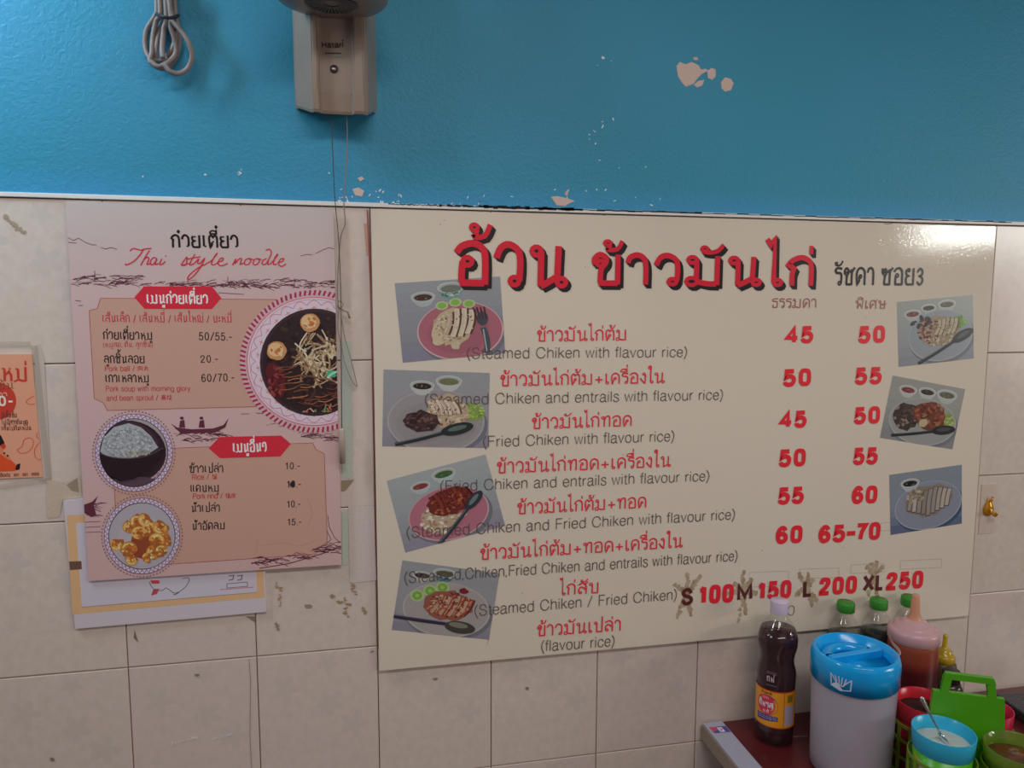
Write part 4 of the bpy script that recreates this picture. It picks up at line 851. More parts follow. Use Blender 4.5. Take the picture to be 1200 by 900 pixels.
sl = mat('clear_sleeve_film', P('#aaa09a'), .15); 
bm = bmnew()
for a, b in (((-20, 404), (36, 403)), ((40, 405), (57, 562)), ((55, 563), (-20, 573))):
    A = np.array(W(*a)); B = np.array(W(*b)); d = (B - A) / np.linalg.norm(B - A); nn = np.array([-d[1], d[0]]) * .0045
    vs = [bm.verts.new((v[0], -.0018, v[1])) for v in (A - nn, B - nn, B + nn, A + nn)]; bm.faces.new(vs)
mesh_obj('tape', bm, thin_plastic('clear_tape', (.97, .96, .93), .72, .12, (.7, .68, .64)), fl)['label'] = 'clear tape strips along the flyer edges'
# amber stick-on hook at the right
hk = empty('adhesive_hook', (*[at(1157, 600)[0], 0], at(1157, 600)[2])); tag(hk, 'amber gold hook on clear sticky pad, right of large menu board', 'hook')
YP[0] = 0; x, z = W(1157, 594)
bm = bmnew(); box(bm, x - .018, x + .018, -.0015, -.0004, z - .056, z + .048, .0004); mesh_obj('pad', bm, mat('yellowed_pad', P('#a2948a'), .3), hk)
gold = mat('amber_plastic', P('#a8741c', 1.6), .12, .35)
bm = bmnew(); lathe(bm, (0, 0, 0), [(0, .014), (.003, .013), (.0045, .008), (.010, .000), (.0125, -.008), (.011, -.016), (.006, -.021), (0, -.022)], 20, mtx=Matrix.Translation((x, -.003, z + .004)) @ Matrix.Diagonal((1, .45, 1, 1)))
mesh_obj('hook_base', bm, gold, hk, True)
bm = bmnew(); tube(bm, crv([(x, -.008, z - .002), (x, -.014, z - .010), (x, -.020, z - .012), (x + .001, -.023, z - .006)], 5), .0032, 8); tube(bm, crv([(x, -.006, z + .012), (x + .003, -.008, z + .018), (x + .005, -.006, z + .022)], 4), .002, 8)
mesh_obj('hook', bm, gold, hk, True)

# ================================================================== WALL FAN
BEI = mat('beige_fan_plastic', P('#75665c', 1.75), .25); bump(BEI, noise(BEI, 400, 2), .05, .0003)
fan = empty('wall_fan', (.348, 0, at(390, 120)[2])); tag(fan, 'beige wall fan with ribbed column on blue wall, head above photo', 'fan')
zt = Z0 + .62
def fz(px, py, y): return at(px, py, y)
cx0, cx1 = at(345, 110)[0], at(442, 110)[0]; DY = -.062
fxl, fxr = at(367, 125, DY)[0], at(430, 125, DY)[0]; zb = at(400, 132, DY)[2]
w = fxr - fxl
prof = [(cx0, 0), (cx0 + .004, -.012), (fxl - .004, DY + .006), (fxl, DY), (fxl + w * .10, DY), (fxl + w * .15, DY + .009), (fxl + w * .72, DY + .009), (fxl + w * .77, DY), (fxr - .004, DY), (fxr + .002, DY + .006), (cx1 - .004, -.012), (cx1, 0)]
zs = [(zb, .955, -.004), (zb + .004, .985, 0), (zb + .03, 1, 0), (zt, 1, 0)]
bm = bmnew(); cxm = (cx0 + cx1) / 2; R = []
for z, s, d in zs: R.append([bm.verts.new((cxm + (x - cxm) * s, y * (s if y < -.02 else 1), z + (0 if y < -.03 else (.016 if z < zb + .01 else 0)))) for x, y in prof])
for A, B in zip(R, R[1:]):
    for k in range(len(A) - 1): bm.faces.new((A[k], A[k + 1], B[k + 1], B[k]))
bm.faces.new(R[0]); bm.faces.new(R[-1][::-1]); bmesh.ops.recalc_face_normals(bm, faces=bm.faces)
bmesh.ops.bevel(bm, geom=[e for e in bm.edges if abs(e.verts[0].co.z - e.verts[1].co.z) > .05], offset=.0016, segments=2, affect='EDGES')
mesh_obj('column', bm, BEI, fan)
yb = -(DY + .009)
def fink(): return Ink(yb + .0004)
def fpt(px, py): q = at(px, py, DY + .009); return (q[0], q[2])
i0 = fink(); a, b = fpt(377.5, 55.5), fpt(402.5, 55.5); text(i0, 'Hatar', a, (a[0] + (b[0] - a[0]) * .92, b[1]), .0072, .2, P('#201a1a'), 1, wall=False); text(i0, 'l', (b[0] - .002, b[1]), (b[0], b[1]), .0074, .2, P('#201a1a'), 1, wall=False); i0.poly(blob(b[0] - .001, b[1] + .0098, .0012, .0012, 8, 0), P('#201a1a'), 1)
for s0, y0, cc in ((381, 62.5, '#2a2220'), (390, 66.5, '#3f6b70')):
    for k in range(8 if s0 == 381 else 5): i0.stroke([fpt(s0 + k * 2.4, y0), fpt(s0 + k * 2.4 + 1.7, y0)], .0022 if s0 == 381 else .0016, P(cc), 1)
i0.build('brand_lettering', INK, fan)['label'] = 'small black and teal maker lettering'
kx, kz = fpt(391.5, 81)
M90 = Matrix.Translation((kx, DY + .009, kz)) @ Matrix.Rotation(PI / 2, 4, 'X')
bm = bmnew(); lathe(bm, (0, 0, 0), [(.0062, 0), (.0062, .0012), (.005, .0014), (.0046, .0006), (0, .0006)], 24, mtx=M90); lo = mesh_obj('key_socket', bm, mat('dark_metal', P('#30292a'), .35, .6), fan, True); lo['label'] = 'small dark round lock'
bm = bmnew(); lathe(bm, (0, 0, 0), [(.0028, .0004), (.0028, .0016), (0, .0018)], 16, mtx=M90); mesh_obj('lock_pin', bm, mat('dull_metal', P('#8a8480'), .3, .7), lo, True)
# bowl-shaped swivel housing above the column
hx, hy = at(388, 2, -.115)[0], -.112; hz = at(388, 2, -.115)[2] + .006
bm = bmnew(); lathe(bm, (hx, hy, hz), [(0, -.007), (.045, -.0068), (.062, -.005), (.077, -.001), (.0805, .002), (.081, .0045), (.079, .006), (.073, .0065), (.071, .02), (.05, .075), (.03, .085), (0, .086)], 56); mesh_obj('swivel_housing', bm, BEI, fan, True)
bm = bmnew()
for k in range(40): a = 2 * PI * k / 40; box(bm, -.0011, .0011, -.002, .002, 0, .034, mtx=Matrix.Translation((hx + .0725 * math.cos(a), hy + .0725 * math.sin(a), hz + .007)) @ Matrix.Rotation(a, 4, 'Z') @ Matrix.Rotation(-.18, 4, 'Y'))
mesh_obj('vent_ribs', bm, mat('grey_rib_plastic', P('#5c5a5c'), .4), fan)['kind'] = 'stuff'
bm = bmnew(); lathe(bm, (hx, hy, hz), [(.010, -.0074), (.036, -.0074), (.036, -.0070), (.010, -.0070), (.010, -.0074)], 40); mesh_obj('vent_opening', bm, mat('vent_shadow_plastic', P('#26282a', 1.2), .7), fan)
bm = bmnew()
for k in range(36): box(bm, .011, .038, -.0008, .0008, -.0084, -.0074, mtx=Matrix.Translation((hx, hy, hz)) @ Matrix.Rotation(2 * PI * k / 36, 4, 'Z'))
mesh_obj('grille_ribs', bm, mat('grey_rib_plastic', P('#5c5a5c'), .4), fan)['kind'] = 'stuff'
bm = bmnew(); q0 = at(357, 9, -.17); box(bm, q0[0] - .004, q0[0] + .004, hy - .0795, hy - .0745, hz - .010, hz + .002, .0006, mtx=Matrix.Translation((hx, hy, 0)) @ Matrix.Rotation(-.35, 4, 'Z') @ Matrix.Translation((-hx, -hy, 0))); mesh_obj('swivel_clip', bm, mat('black_plastic', P('#1c191a'), .4), fan)
# fan head out of the picture above
hc = Vector((hx, -.20, Z0 + .66)); bm = bmnew()
lathe(bm, (0, 0, 0), [(0, .0), (.045, .0), (.055, .02), (.055, .09), (.03, .11), (0, .11)], 28, mtx=Matrix.Translation(hc + Vector((0, .13, 0))) @ Matrix.Rotation(PI / 2, 4, 'X')); tube(bm, [(hx, hy, hz + .07), (hx, hy, hc.z - .04)], .02, 12); mesh_obj('motor_housing', bm, BEI, fan, True)
bm = bmnew()
for r, d in ((.20, 0), (.205, -.03), (.20, -.06), (.14, -.075), (.07, -.08)): tube(bm, [hc + Vector((r * math.cos(2 * PI * k / 40), d, r * math.sin(2 * PI * k / 40))) for k in range(40)], .002, 5, True)
for k in range(48):
    a = 2 * PI * k / 48; e = Vector((math.cos(a), 0, math.sin(a))); tube(bm, [hc + e * .06 + Vector((0, .012, 0)), hc + e * .20, hc + e * .205 + Vector((0, -.03, 0)), hc + e * .20 + Vector((0, -.06, 0)), hc + e * .05 + Vector((0, -.081, 0))], .0011, 4)
mesh_obj('guard', bm, mat('chrome_wire', P('#8c8c8c'), .25, .8), fan)
for k in range(3):
    bm = bmnew(); m_ = Matrix.Translation(hc + Vector((0, -.03, 0))) @ Matrix.Rotation(2 * PI * k / 3, 4, 'Y')
    V = [[bm.verts.new(m_ @ Vector((r * math.sin(s), .012 * math.sin(s * 3) + t, r * math.cos(s)))) for s in np.linspace(-.5, .5, 7)] for r, t in ((.03, 0), (.1, 0), (.17, .0), (.185, .0))]
    for A, B in zip(V, V[1:]):
        for j in range(6): bm.faces.new((A[j], A[j + 1], B[j + 1], B[j]))
    mesh_obj('blade', bm, mat('blue_blade', P('#5c7480'), .3), fan, True)
# pull cords
cord = mat('grey_string', P('#6e655c'), .8); darkc = mat('dark_string', P('#3c3836'), .8)
pc = empty('pull_cord', (*at(388, 134, -.04)[:2], at(401, 540, -.02)[2])); tag(pc, 'dark pull cord with knot and small plastic weight hanging beside pink poster', 'cord')
def cpts(l): return [at(a, b, y) for a, b, y in l]
bm = bmnew(); tube(bm, crv(cpts([(388, 133, -.04), (389.5, 170, -.036), (391, 205, -.03), (393, 240, -.024), (397, 285, -.02), (399.5, 350, -.02), (400, 420, -.02), (400.5, 502, -.02)]), 6), .0007, 6); mesh_obj('cord', bm, darkc, pc, True)
bm = bmnew(); wt = at(400.5, 502, -.02); tube(bm, [wt, wt - Vector((0, 0, .004)) if False else (wt[0], wt[1], wt[2] - .003), (wt[0], wt[1], at(400.5, 543, -.02)[2])], lambda t: .0028 if t < .2 else .0048, 12); mesh_obj('weight', bm, mat('grey_plastic_weight', P('#8d7f76'), .35), pc, True)
pc2 = empty('pull_cord', (*at(405, 134, -.04)[:2], at(418, 455, -.02)[2])); tag(pc2, 'pale thin pull cord with loose knotted loop, right of the dark one', 'cord')
bm = bmnew(); tube(bm, crv(cpts([(405.5, 133, -.04), (407, 160, -.036), (405, 205, -.03), (403, 240, -.026), (404.5, 262, -.023), (399, 280, -.018), (395.5, 330, -.017), (396, 356, -.016), (399, 361, -.015), (402, 356, -.014), (397, 353, -.013), (396, 360, -.013), (403, 364, -.014), (407, 366, -.014), (410, 372, -.014)]), 6), .0009, 6)
tube(bm, crv(cpts([(397, 360, -.0125), (396, 385, -.012), (400, 405, -.011), (404, 425, -.011), (412, 445, -.011), (418, 453, -.011), (417, 445, -.011), (411, 420, -.011), (404, 395, -.0115), (400, 372, -.012)]), 6), .0007, 6); tube(bm, cpts([(407, 365, -.014), (410, 373, -.014)]), .0016, 6)
mesh_obj('cord', bm, cord, pc2, True)

# ================================================================== COILED CABLE
cab = empty('cable_bundle', at(197, 82)); tag(cab, 'coiled grey power cable tied in loops hanging on blue wall, top left', 'cable')
cm = mat('grey_cable_rubber', P('#6b615e'), .45)
loops = [[(181, -30), (184, 10), (181, 20), (172, 35), (170, 52), (174, 66), (184, 71), (196, 69), (203, 60), (204, 45), (199, 28), (192, 15), (188, -30)],
         [(185, -30), (188, 14), (183, 25), (179, 45), (178, 62), (176, 72), (188, 80), (200, 76), (208, 62), (210, 45), (207, 25), (205, 5), (204, -30)],
         [(192, -30), (195, 18), (192, 35), (190, 55), (191, 68)], [(197, -30), (200, 16), (203, 26), (212, 36), (221, 50), (225, 66), (220, 80), (210, 86), (200, 84), (193, 76)],
         [(200, -30), (197, 10), (186, 40), (183, 60), (184, 70)], [(205, -30), (205, 14), (207, 35), (203, 55), (196, 66)], [(190, -30), (201, 15), (200, 30), (205, 48), (206, 62), (198, 72), (186, 78), (177, 72)]]
for k, L in enumerate(loops):
    yy = -.009 - .0075 * (k % 4); bm = bmnew(); tube(bm, crv([at(a, b, yy - .004 * math.sin(j * 1.3 + k)) for j, (a, b) in enumerate(L)], 7), .0036, 10); mesh_obj('cable_loop', bm, cm, cab, True)
bm = bmnew(); tube(bm, crv([at(183, 16, -.012), at(190, 19, -.042), at(200, 21, -.042), at(209, 18, -.02), at(204, 17, -.004), at(190, 16, -.003)], 6, True), .0024, 8, True); mesh_obj('tie', bm, mat('black_tie', P('#1a1a24'), .5), cab, True)

# ================================================================== TABLE
TZ = Z0 - .957
tb = empty('table', (1.5, -.35, 0)); tag(tb, 'table with dark red top and white edge strip, below the menu board', 'table')
mred = mat('dark_red_laminate', P('#481519', 1.7), .3); setcol(mred, ramp(mred, noise(mred, 12, 4), [(.3, P('#451318', 1.7)), (.7, P('#4f181c', 1.7))]))
mwh = mat('white_edge_strip', P('#8f8f9f', 1.7), .25)
bm = bmnew(); box(bm, 1.052, 2.0, -.72, -.006, TZ - .022, TZ, .001); mesh_obj('table_top', bm, mred, tb)
bm = bmnew(); box(bm, 1.012, 1.0518, -.72, -.006, TZ - .022, TZ + .002, .0012); es = mesh_obj('edge_strip', bm, mwh, tb)
bm = bmnew(); box(bm, 1.0095, 1.0118, -.72, -.006, TZ - .030, TZ - .001, .0006); mesh_obj('side_band', bm, mat('tan_side_band', P('#7a6a60', 1.7), .5), tb)
def tink(x, y, h): return (x, y, TZ + .002 + h)
i0 = Ink(1e-4, tink)
i0.poly([(1.016, -.022), (1.050, -.024), (1.050, -.044), (1.018, -.042)], P('#3a3a78'), 1); i0.poly([(1.016, -.022), (1.030, -.023), (1.028, -.034), (1.018, -.038)], P('#a0384c'), 2); i0.poly([(1.030, -.026), (1.040, -.026), (1.041, -.041), (1.031, -.041)], P('#b0aab8'), 3); i0.stroke([(1.033, -.029), (1.038, -.033), (1.033, -.038)], .002, P('#a0384c'), 4)
i0.build('sticker', INK, es)['label'] = 'small blue and red sticker'
i0 = Ink(1e-4, lambda x, y, h: (x, y, TZ + h)); i0.stroke([(1.150, -.080), (1.168, -.078), (1.185, -.081)], .0022, P('#8a6a68'), 1); i0.build('scratch', INK, tb)
for x, y in ((1.05, -.05), (1.95, -.05), (1.05, -.68), (1.95, -.68)):
    bm = bmnew(); box(bm, x - .014, x + .014, y - .014, y + .014, 0, TZ - .0221, .002); mesh_obj('leg', bm, mat('grey_steel', P('#55504e'), .4, .6), tb)

# ---- dark sauce bottle with yellow label
SB = (1.122, -.072); sb = empty('sauce_bottle', (*SB, TZ)); tag(sb, 'clear bottle of dark sauce with white cap and yellow label, at table left end', 'bottle')
CLEAR = thin_plastic('clear_bottle_plastic', (.985, .985, .985), .985, .04)
pr_ = [(0, .0), (.030, .0), (.0345, .004), (.0348, .03), (.034, .034), (.0343, .036), (.0343, .108), (.0348, .111), (.0348, .116), (.0352, .128), (.0345, .136), (.031, .150), (.0305, .158), (.0325, .170), (.0355, .182), (.0358, .196), (.034, .207), (.028, .219), (.020, .230), (.0145, .238), (.0138, .245)]
bm = bmnew(); lathe(bm, (*SB, TZ), pr_, 48); mesh_obj('glass_body', bm, CLEAR, sb, True)['label'] = 'clear bottle wall'
bm = bmnew(); lathe(bm, (*SB, TZ), [(0, .002)] + [(r - .0012, z + (.002 if z < .001 else 0)) for r, z in pr_[1:16]] + [(.030, .213), (0, .213)], 48); mesh_obj('dark_sauce', bm, mat('dark_sauce', P('#2a0c14', 1.5), .10), sb, True)
bm = bmnew(); lathe(bm, (*SB, TZ), [(.0155, .242), (.0158, .244), (.0158, .264), (.0150, .266), (0, .2665)], 36); mesh_obj('cap', bm, mat('white_cap', P('#a093a4'), .35), sb, True)['label'] = 'white screw cap'
ANG = math.atan2(CP[1] - SB[1], CP[0] - SB[0])
def cyl(c, r, ang): return lambda s, z, h: (c[0] + (r + h) * math.cos(ang + s / r), c[1] + (r + h) * math.sin(ang + s / r), TZ + z)
fn = cyl(SB, .0345, ANG - .12)
i0 = Ink(3e-4, fn)
def gridp(x0, x1, z0, z1, col, layer, n=24):
    for k in range(n): a, b = x0 + (x1 - x0) * k / n, x0 + (x1 - x0) * (k + 1) / n; i0.poly([(a, z0), (b, z0), (b, z1), (a, z1)], col, layer)
gridp(-.062, .050, .0375, .107, P('#bd7a18'), 1, 50); gridp(-.062, .050, .105, .1075, P('#8a2018'), 2, 50); gridp(-.062, .050, .0370, .039, P('#a04a18'), 2, 50)
i0.f = [f for f in i0.f]
def cpoly(pts, col, l):                                     # triangulated fan so that the print bends with the bottle
    c = np.mean(pts, 0)
    for k in range(len(pts)):
        a, b = np.array(pts[k]), np.array(pts[(k + 1) % len(pts)])
        i0.poly([tuple(c), tuple((c + a) / 2), tuple((c + b) / 2)], col, l); i0.poly([tuple((c + a) / 2), tuple(a), tuple(b), tuple((c + b) / 2)], col, l)
cpoly(disc(-.010, .078, .0195, .019, 28), P('#6a2a60'), 3); cpoly(disc(-.013, .078, .0175, .0185, 28), P('#b02a42'), 5)
text(i0, 'ทิพรส', (-.027, .0735), (.001, .0735), .0095, .2, P('#c9b4c0'), 9, False, wall=False); text(i0, 'แท้', (-.017, .063), (-.006, .063), .005, .2, P('#c9b4c0'), 9, False, wall=False); text(i0, 'ตรา', (-.018, .089), (-.007, .089), .004, .16, P('#c9a0b0'), 9, False, wall=False)
text(i0, 'น้ำปลาดี', (-.022, .0985), (-.002, .0985), .0035, .22, P('#33200f'), 9, False, wall=False)
for k in range(12): a = -.030 + k * .0033; i0.poly([(a, .050 - .004 + .0004 * k), (a + .0034, .050 - .0036 + .0004 * k), (a + .0034, .0600 - .001), (a, .0600 - .001)], P('#2e2a66'), 6)
for k in range(2): text(i0, 'nsvrooutmsrnoc', (-.028, .0548 - k * .004), (.008, .0555 - k * .003), .0018, .3, P('#9c90b0'), 9, wall=False)
gridp(.0195, .0205, .040, .105, P('#8a3a14'), 3, 2); gridp(.0215, .042, .042, .080, P('#8e8494'), 3, 14); gridp(.026, .038, .086, .100, P('#6a5a14'), 3, 8)
for k in range(9): i0.stroke([(.024, .078 - k * .004), (.038, .078 - k * .004)], .0008, P('#6f6678'), 5)
i0.build('label', INK, sb)['label'] = 'yellow paper label with red disc, blue ribbon and white lettering'
i0 = Ink(9e-4, cyl(SB, .0352, ANG - .15)); text(i0, 'ทฟ', (-.012, .124), (.003, .124), .010, .16, P('#a08a94'), 1, False, wall=False)
for z in (.117, .139, .142): i0.stroke([(-.012, z), (.006, z)], .0007, P('#7d6a74'), 1)
i0.build('embossed_mark', INK, sb)['label'] = 'pale mark on the upper body'

# ---- three green-capped water bottles
def water(x, y, lab):
    t = empty('water_bottle', (x, y, TZ)); tag(t, lab, 'bottle', 'green capped water bottles behind the jug')
    pr2 = [(0, 0), (.026, 0), (.030, .004), (.0305, .05), (.029, .055), (.0305, .06), (.0305, .158), (.0300, .170), (.027, .185), (.020, .200), (.0135, .208), (.012, .212), (.012, .216)]
    bm = bmnew(); lathe(bm, (x, y, TZ), pr2, 40); mesh_obj('bottle_body', bm, CLEAR, t, True)
    bm = bmnew(); lathe(bm, (x, y, TZ), [(0, .002)] + [(r - .001, z) for r, z in pr2[1:8]] + [(.0285, .172), (0, .172)], 32); mesh_obj('water', bm, thin_plastic('water', (.62, .68, .66), .93, .05, (.4, .45, .45)), t, True)
    bm = bmnew(); lathe(bm, (x, y, TZ), [(.0307, .085), (.0310, .086), (.0310, .160), (.0307, .161)], 40); mesh_obj('wrap_label', bm, mat('dark_green_label', P('#15402c', 1.5), .3), t, True)['label'] = 'dark green wrap label'
    bm = bmnew(); n = 44; rings = []
    for r, z in ((.0155, .216), (.0162, .217), (.0162, .232), (.0150, .2345), (0, .235)):
        rings.append((r, z))
    lathe(bm, (x, y, TZ), rings, n)
    for v in bm.verts:
        pass
    mesh_obj('cap', bm, mat('green_cap', P('#2a6f22', 1.8), .4), t, True)['label'] = 'green ribbed cap'
    bm = bmnew(); lathe(bm, (x, y, TZ), [(.0125, .211), (.0152, .212), (.0152, .2135), (.0125, .2145)], 30); mesh_obj('neck_ring', bm, CLEAR, t, True)
water(1.286, -.036, 'green-capped clear water bottle directly behind the jug, left of three'); water(1.358, -.036, 'green-capped clear water bottle in the middle of the three'); water(1.427, -.036, 'green-capped water bottle behind nozzle of the brown squeeze bottle, right of three')

# ---- jug with blue lid
JC = (1.203, -.178); jg = empty('water_jug', (*JC, TZ)); tag(jg, 'tall frosted plastic jug with bright blue lid, half full of water', 'jug')
FROST = thin_plastic('frosted_plastic', (.95, .93, .97), .40, .25, (.93, .87, .96))
HJ = .178
bm = bmnew(); lathe(bm, (*JC, TZ), [(0, 0), (.060, 0), (.0645, .006), (.0650, .03), (.0665, .10), (.0685, HJ), (.0690, HJ + .02), (.0680, HJ + .02), (.0672, HJ), (.0650, .10), (.0635, .03), (.061, .006), (0, .004)], 64); mesh_obj('jug_body', bm, FROST, jg, True)['label'] = 'milky translucent body'
bm = bmnew(); lathe(bm, (*JC, TZ), [(0, .0065), (.0605, .0065), (.063, .03), (.0645, .083), (0, .083)], 56); mesh_obj('water', bm, thin_plastic('jug_water', (.6, .54, .56), .15, .05, (.30, .25, .27)), jg)
BLUE = mat('blue_lid_plastic', P('#0a7cb6', 1.9), .18, **{'Subsurface Weight': 0.0}); setcol(BLUE, ramp(BLUE, noise(BLUE, 20, 2), [(.3, P('#0879b4', 1.9)), (.7, P('#0d83be', 1.9))]))
az = math.atan2(CP[1] - JC[1], CP[0] - JC[0])
bm = bmnew()
# skirt whose lower edge sweeps lower towards the spout side, domed rim, sunken top with bar
n = 72; R = []
for r, z, s in ((.0692, HJ - .009, 1), (.0708, HJ - .009, 1), (.0712, HJ + .018, 0), (.0708, HJ + .026, 0), (.0685, HJ + .034, 0), (.0650, HJ + .037, 0), (.0615, HJ + .035, 0), (.0560, HJ + .020, 0), (.0540, HJ + .018, 0)):
    R.append([bm.verts.new((JC[0] + r * math.cos(2 * PI * k / n), JC[1] + r * math.sin(2 * PI * k / n), TZ + z - s * .006 * math.cos(2 * PI * k / n - az))) for k in range(n)])
for A, B in zip(R, R[1:]):
    for k in range(n): bm.faces.new((A[k], A[(k + 1) % n], B[(k + 1) % n], B[k]))
bm.faces.new(R[-1][::-1]); mesh_obj('lid', bm, BLUE, jg, True)['label'] = 'bright blue lid'
bm = bmnew(); rot = az + PI / 2 + .75
box(bm, -.054, .054, -.005, .005, HJ + .014, HJ + .033, .003, mtx=Matrix.Translation((*JC, TZ)) @ Matrix.Rotation(rot, 4, 'Z')); mesh_obj('lid_bar', bm, BLUE, jg)
bm = bmnew(); lathe(bm, (*JC, TZ), [(.034, HJ + .018), (.036, HJ + .026), (.040, HJ + .028), (.048, HJ + .027), (.0545, HJ + .020)], 20, rot + .35, rot + PI - .35); mesh_obj('pour_flap', bm, BLUE, jg, True)
bm = bmnew(); ha = az + PI; hp = lambda r, z: (JC[0] + r * math.cos(ha), JC[1] + r * math.sin(ha), TZ + z)
tube(bm, crv([hp(.069, .150), hp(.084, .155), hp(.094, .135), hp(.094, .08), hp(.084, .045), hp(.066, .045)], 6), .006, 10)
mesh_obj('handle', bm, FROST, jg, True)
i0 = Ink(8e-4, cyl(JC, .0712, az - .28)); CR = P('#9fa8b8')
for pts in ([(-.016, .030), (-.014, .008), (.001, .004), (.016, .008), (.017, .027)], [(-.016, .030), (-.010, .022), (-.006, .016), (.004, .012)], [(.017, .027), (.010, .020), (.004, .012)], [(-.009, .029), (-.005, .018)], [(-.003, .029), (-.001, .016)], [(.003, .028), (.002, .015)], [(.009, .027), (.006, .015)]):
    i0.stroke([(a, HJ - .012 + b * .95) for a, b in pts], .0018, CR, 1)
i0.poly([(-.014, HJ - .002), (-.010, HJ - .006), (.006, HJ - .008), (.0, HJ - .001), (-.006, HJ + .004)], CR, 1)
i0.build('crown_emblem', INK, jg)['label'] = 'silver crown emblem on the lid'

# ---- big squeeze bottle with brown sauce
QC = (1.377, -.108); sq = empty('squeeze_bottle', (*QC, TZ)); tag(sq, 'large squeeze bottle of red-brown sauce with pale pink cap and nozzle', 'bottle')
ms = mat('brown_sauce', P('#40131a', 1.5), .3); n_, l_, b_ = nodes(ms); tc = n_.new('ShaderNodeTexCoord'); sp = n_.new('ShaderNodeSeparateXYZ'); l_.new(tc.outputs['Object'], sp.inputs[0])
setcol(ms, ramp(ms, sp.outputs[2], [(.135, P('#45161a', 1.6)), (.155, P('#6d2f20', 1.7)), (.185, P('#7a3b28', 1.7))]))
bm = bmnew(); lathe(bm, (*QC, TZ), [(0, 0), (.038, 0), (.0425, .005), (.043, .06), (.0425, .175), (.0415, .188), (.036, .192), (0, .192)], 48); mesh_obj('bottle_body', bm, ms, sq, True)['label'] = 'translucent body showing brown sauce'
mp = mat('pale_pink_cap', P('#a88488', 1.7), .32)
bm = bmnew(); lathe(bm, (*QC, TZ), [(.0415, .184), (.0435, .186), (.0440, .200), (.0425, .207), (.038, .209), (.0345, .208), (.033, .213), (.028, .216), (.0245, .215), (.022, .220), (.014, .224), (0, .224)], 48); mesh_obj('cap', bm, mp, sq, True)['label'] = 'ringed pale pink cap'
bm = bmnew(); lathe(bm, (*QC, TZ), [(.013, .2235), (.0100, .229), (.0085, .237), (.0062, .268), (.0050, .271), (0, .271)], 32); mesh_obj('nozzle', bm, mat('peach_nozzle', P('#a8745c', 1.8), .35), sq, True)['label'] = 'peach coloured cone nozzle'
# curled white and orange strip lying over the jug side
# ---- white strip with orange inside, on the squeeze bottle's left
i0 = Ink(8e-4, cyl(QC, .043, math.atan2(CP[1] - QC[1], CP[0] - QC[0]) - .62))
pts = [tuple(q) for q in crv([(-.030, .196), (-.020, .189), (-.008, .181), (.002, .176), (.006, .170), (.003, .165), (-.004, .165), (-.010, .169)], 4)]
i0.stroke(pts, .006, P('#a39896'), 1); i0.stroke([(p_[0] - .001, p_[1]) for p_ in pts[3:-6]], .0016, P('#a8502c'), 3)
i0.build('printed_swirl', INK, sq)['label'] = 'white and orange printed swirl'

# ---- small mustard bottle
YC = (1.510, -.040); yl = empty('mustard_bottle', (*YC, TZ)); tag(yl, 'small brown-yellow squeeze bottle with shiny mustard yellow nozzle, nearest the wall at right', 'bottle')
bm = bmnew(); lathe(bm, (*YC, TZ), [(0, 0), (.021, 0), (.0235, .004), (.0235, .085), (.022, .093), (.016, .097), (0, .097)], 32); mesh_obj('bottle_body', bm, mat('olive_brown_bottle', P('#4a3c26', 1.8), .35), yl, True)
bm = bmnew(); lathe(bm, (*YC, TZ), [(.018, .095), (.0195, .096), (.0195, .107), (.017, .110), (.014, .111), (.0135, .118), (.008, .122), (.005, .125), (.004, .148), (.0035, .150), (0, .150)], 32); mesh_obj('cap', bm, mat('mustard_plastic', P('#93781c', 1.9), .2), yl, True)['label'] = 'mustard yellow cap with nozzle'
# ---- slim dark bottle seen through the caddy handle
DC = (1.468, -.105); dk = empty('dark_bottle', (*DC, TZ)); tag(dk, 'dark capped bottle seen through the handle opening of the green caddy', 'bottle')
bm = bmnew(); lathe(bm, (*DC, TZ), [(0, 0), (.018, 0), (.020, .003), (.020, .080), (.016, .09), (0, .09)], 24); mesh_obj('bottle_body', bm, mat('brown_bottle', P('#2c2420'), .2), dk, True)
bm = bmnew(); lathe(bm, (*DC, TZ), [(.014, .088), (.015, .089), (.015, .112), (.0135, .114), (0, .114)], 24); mesh_obj('cap', bm, mat('black_plastic', P('#1c191a'), .4), dk, True)
# ---- dark speckled tray at the right end
mk_ = mat('black_speckled_plastic', P('#24222a', 1.6), .35)
sk = noise(mk_, 350, 2); setcol(mk_, ramp(mk_, sk, [(.62, P('#26242b', 1.6)), (.72, P('#77757c', 1.3))])); bump(mk_, noise(mk_, 120, 3), .4, .001)
ty = empty('speckled_box', (1.69, -.15, TZ)); tag(ty, 'low black speckled box against the wall behind the caddy, cut by right edge', 'box')
mtx = Matrix.Translation((1.690, -.172, 0)) @ Matrix.Rotation(-.10, 4, 'Z')
bm = bmnew(); box(bm, -.075, .075, -.11, .11, TZ, TZ + .014, .003, mtx=mtx); mesh_obj('box_body', bm, mk_, ty)
bm = bmnew(); box(bm, -.078, .078, -.113, .113, TZ + .0145, TZ + .022, .003, mtx=mtx); mesh_obj('box_lid', bm, mk_, ty)

# ---- green condiment caddy
CC = Vector((1.337, -.286, TZ)); CA = math.radians(-27); cu = Vector((math.cos(CA), math.sin(CA), 0)); cv = Vector((cu.y, -cu.x, 0))
cy_ = empty('condiment_caddy', CC, CA); tag(cy_, 'lime green plastic condiment caddy with flat handle plate and four lattice baskets', 'caddy')
GREEN = mat('lime_green_plastic', P('#3c7c12', 2.0), .26); GREEN2 = mat('yellow_green_lattice', P('#5c7420', 1.8), .3)
CM = Matrix.Translation(CC) @ Matrix.Rotation(CA, 4, 'Z')
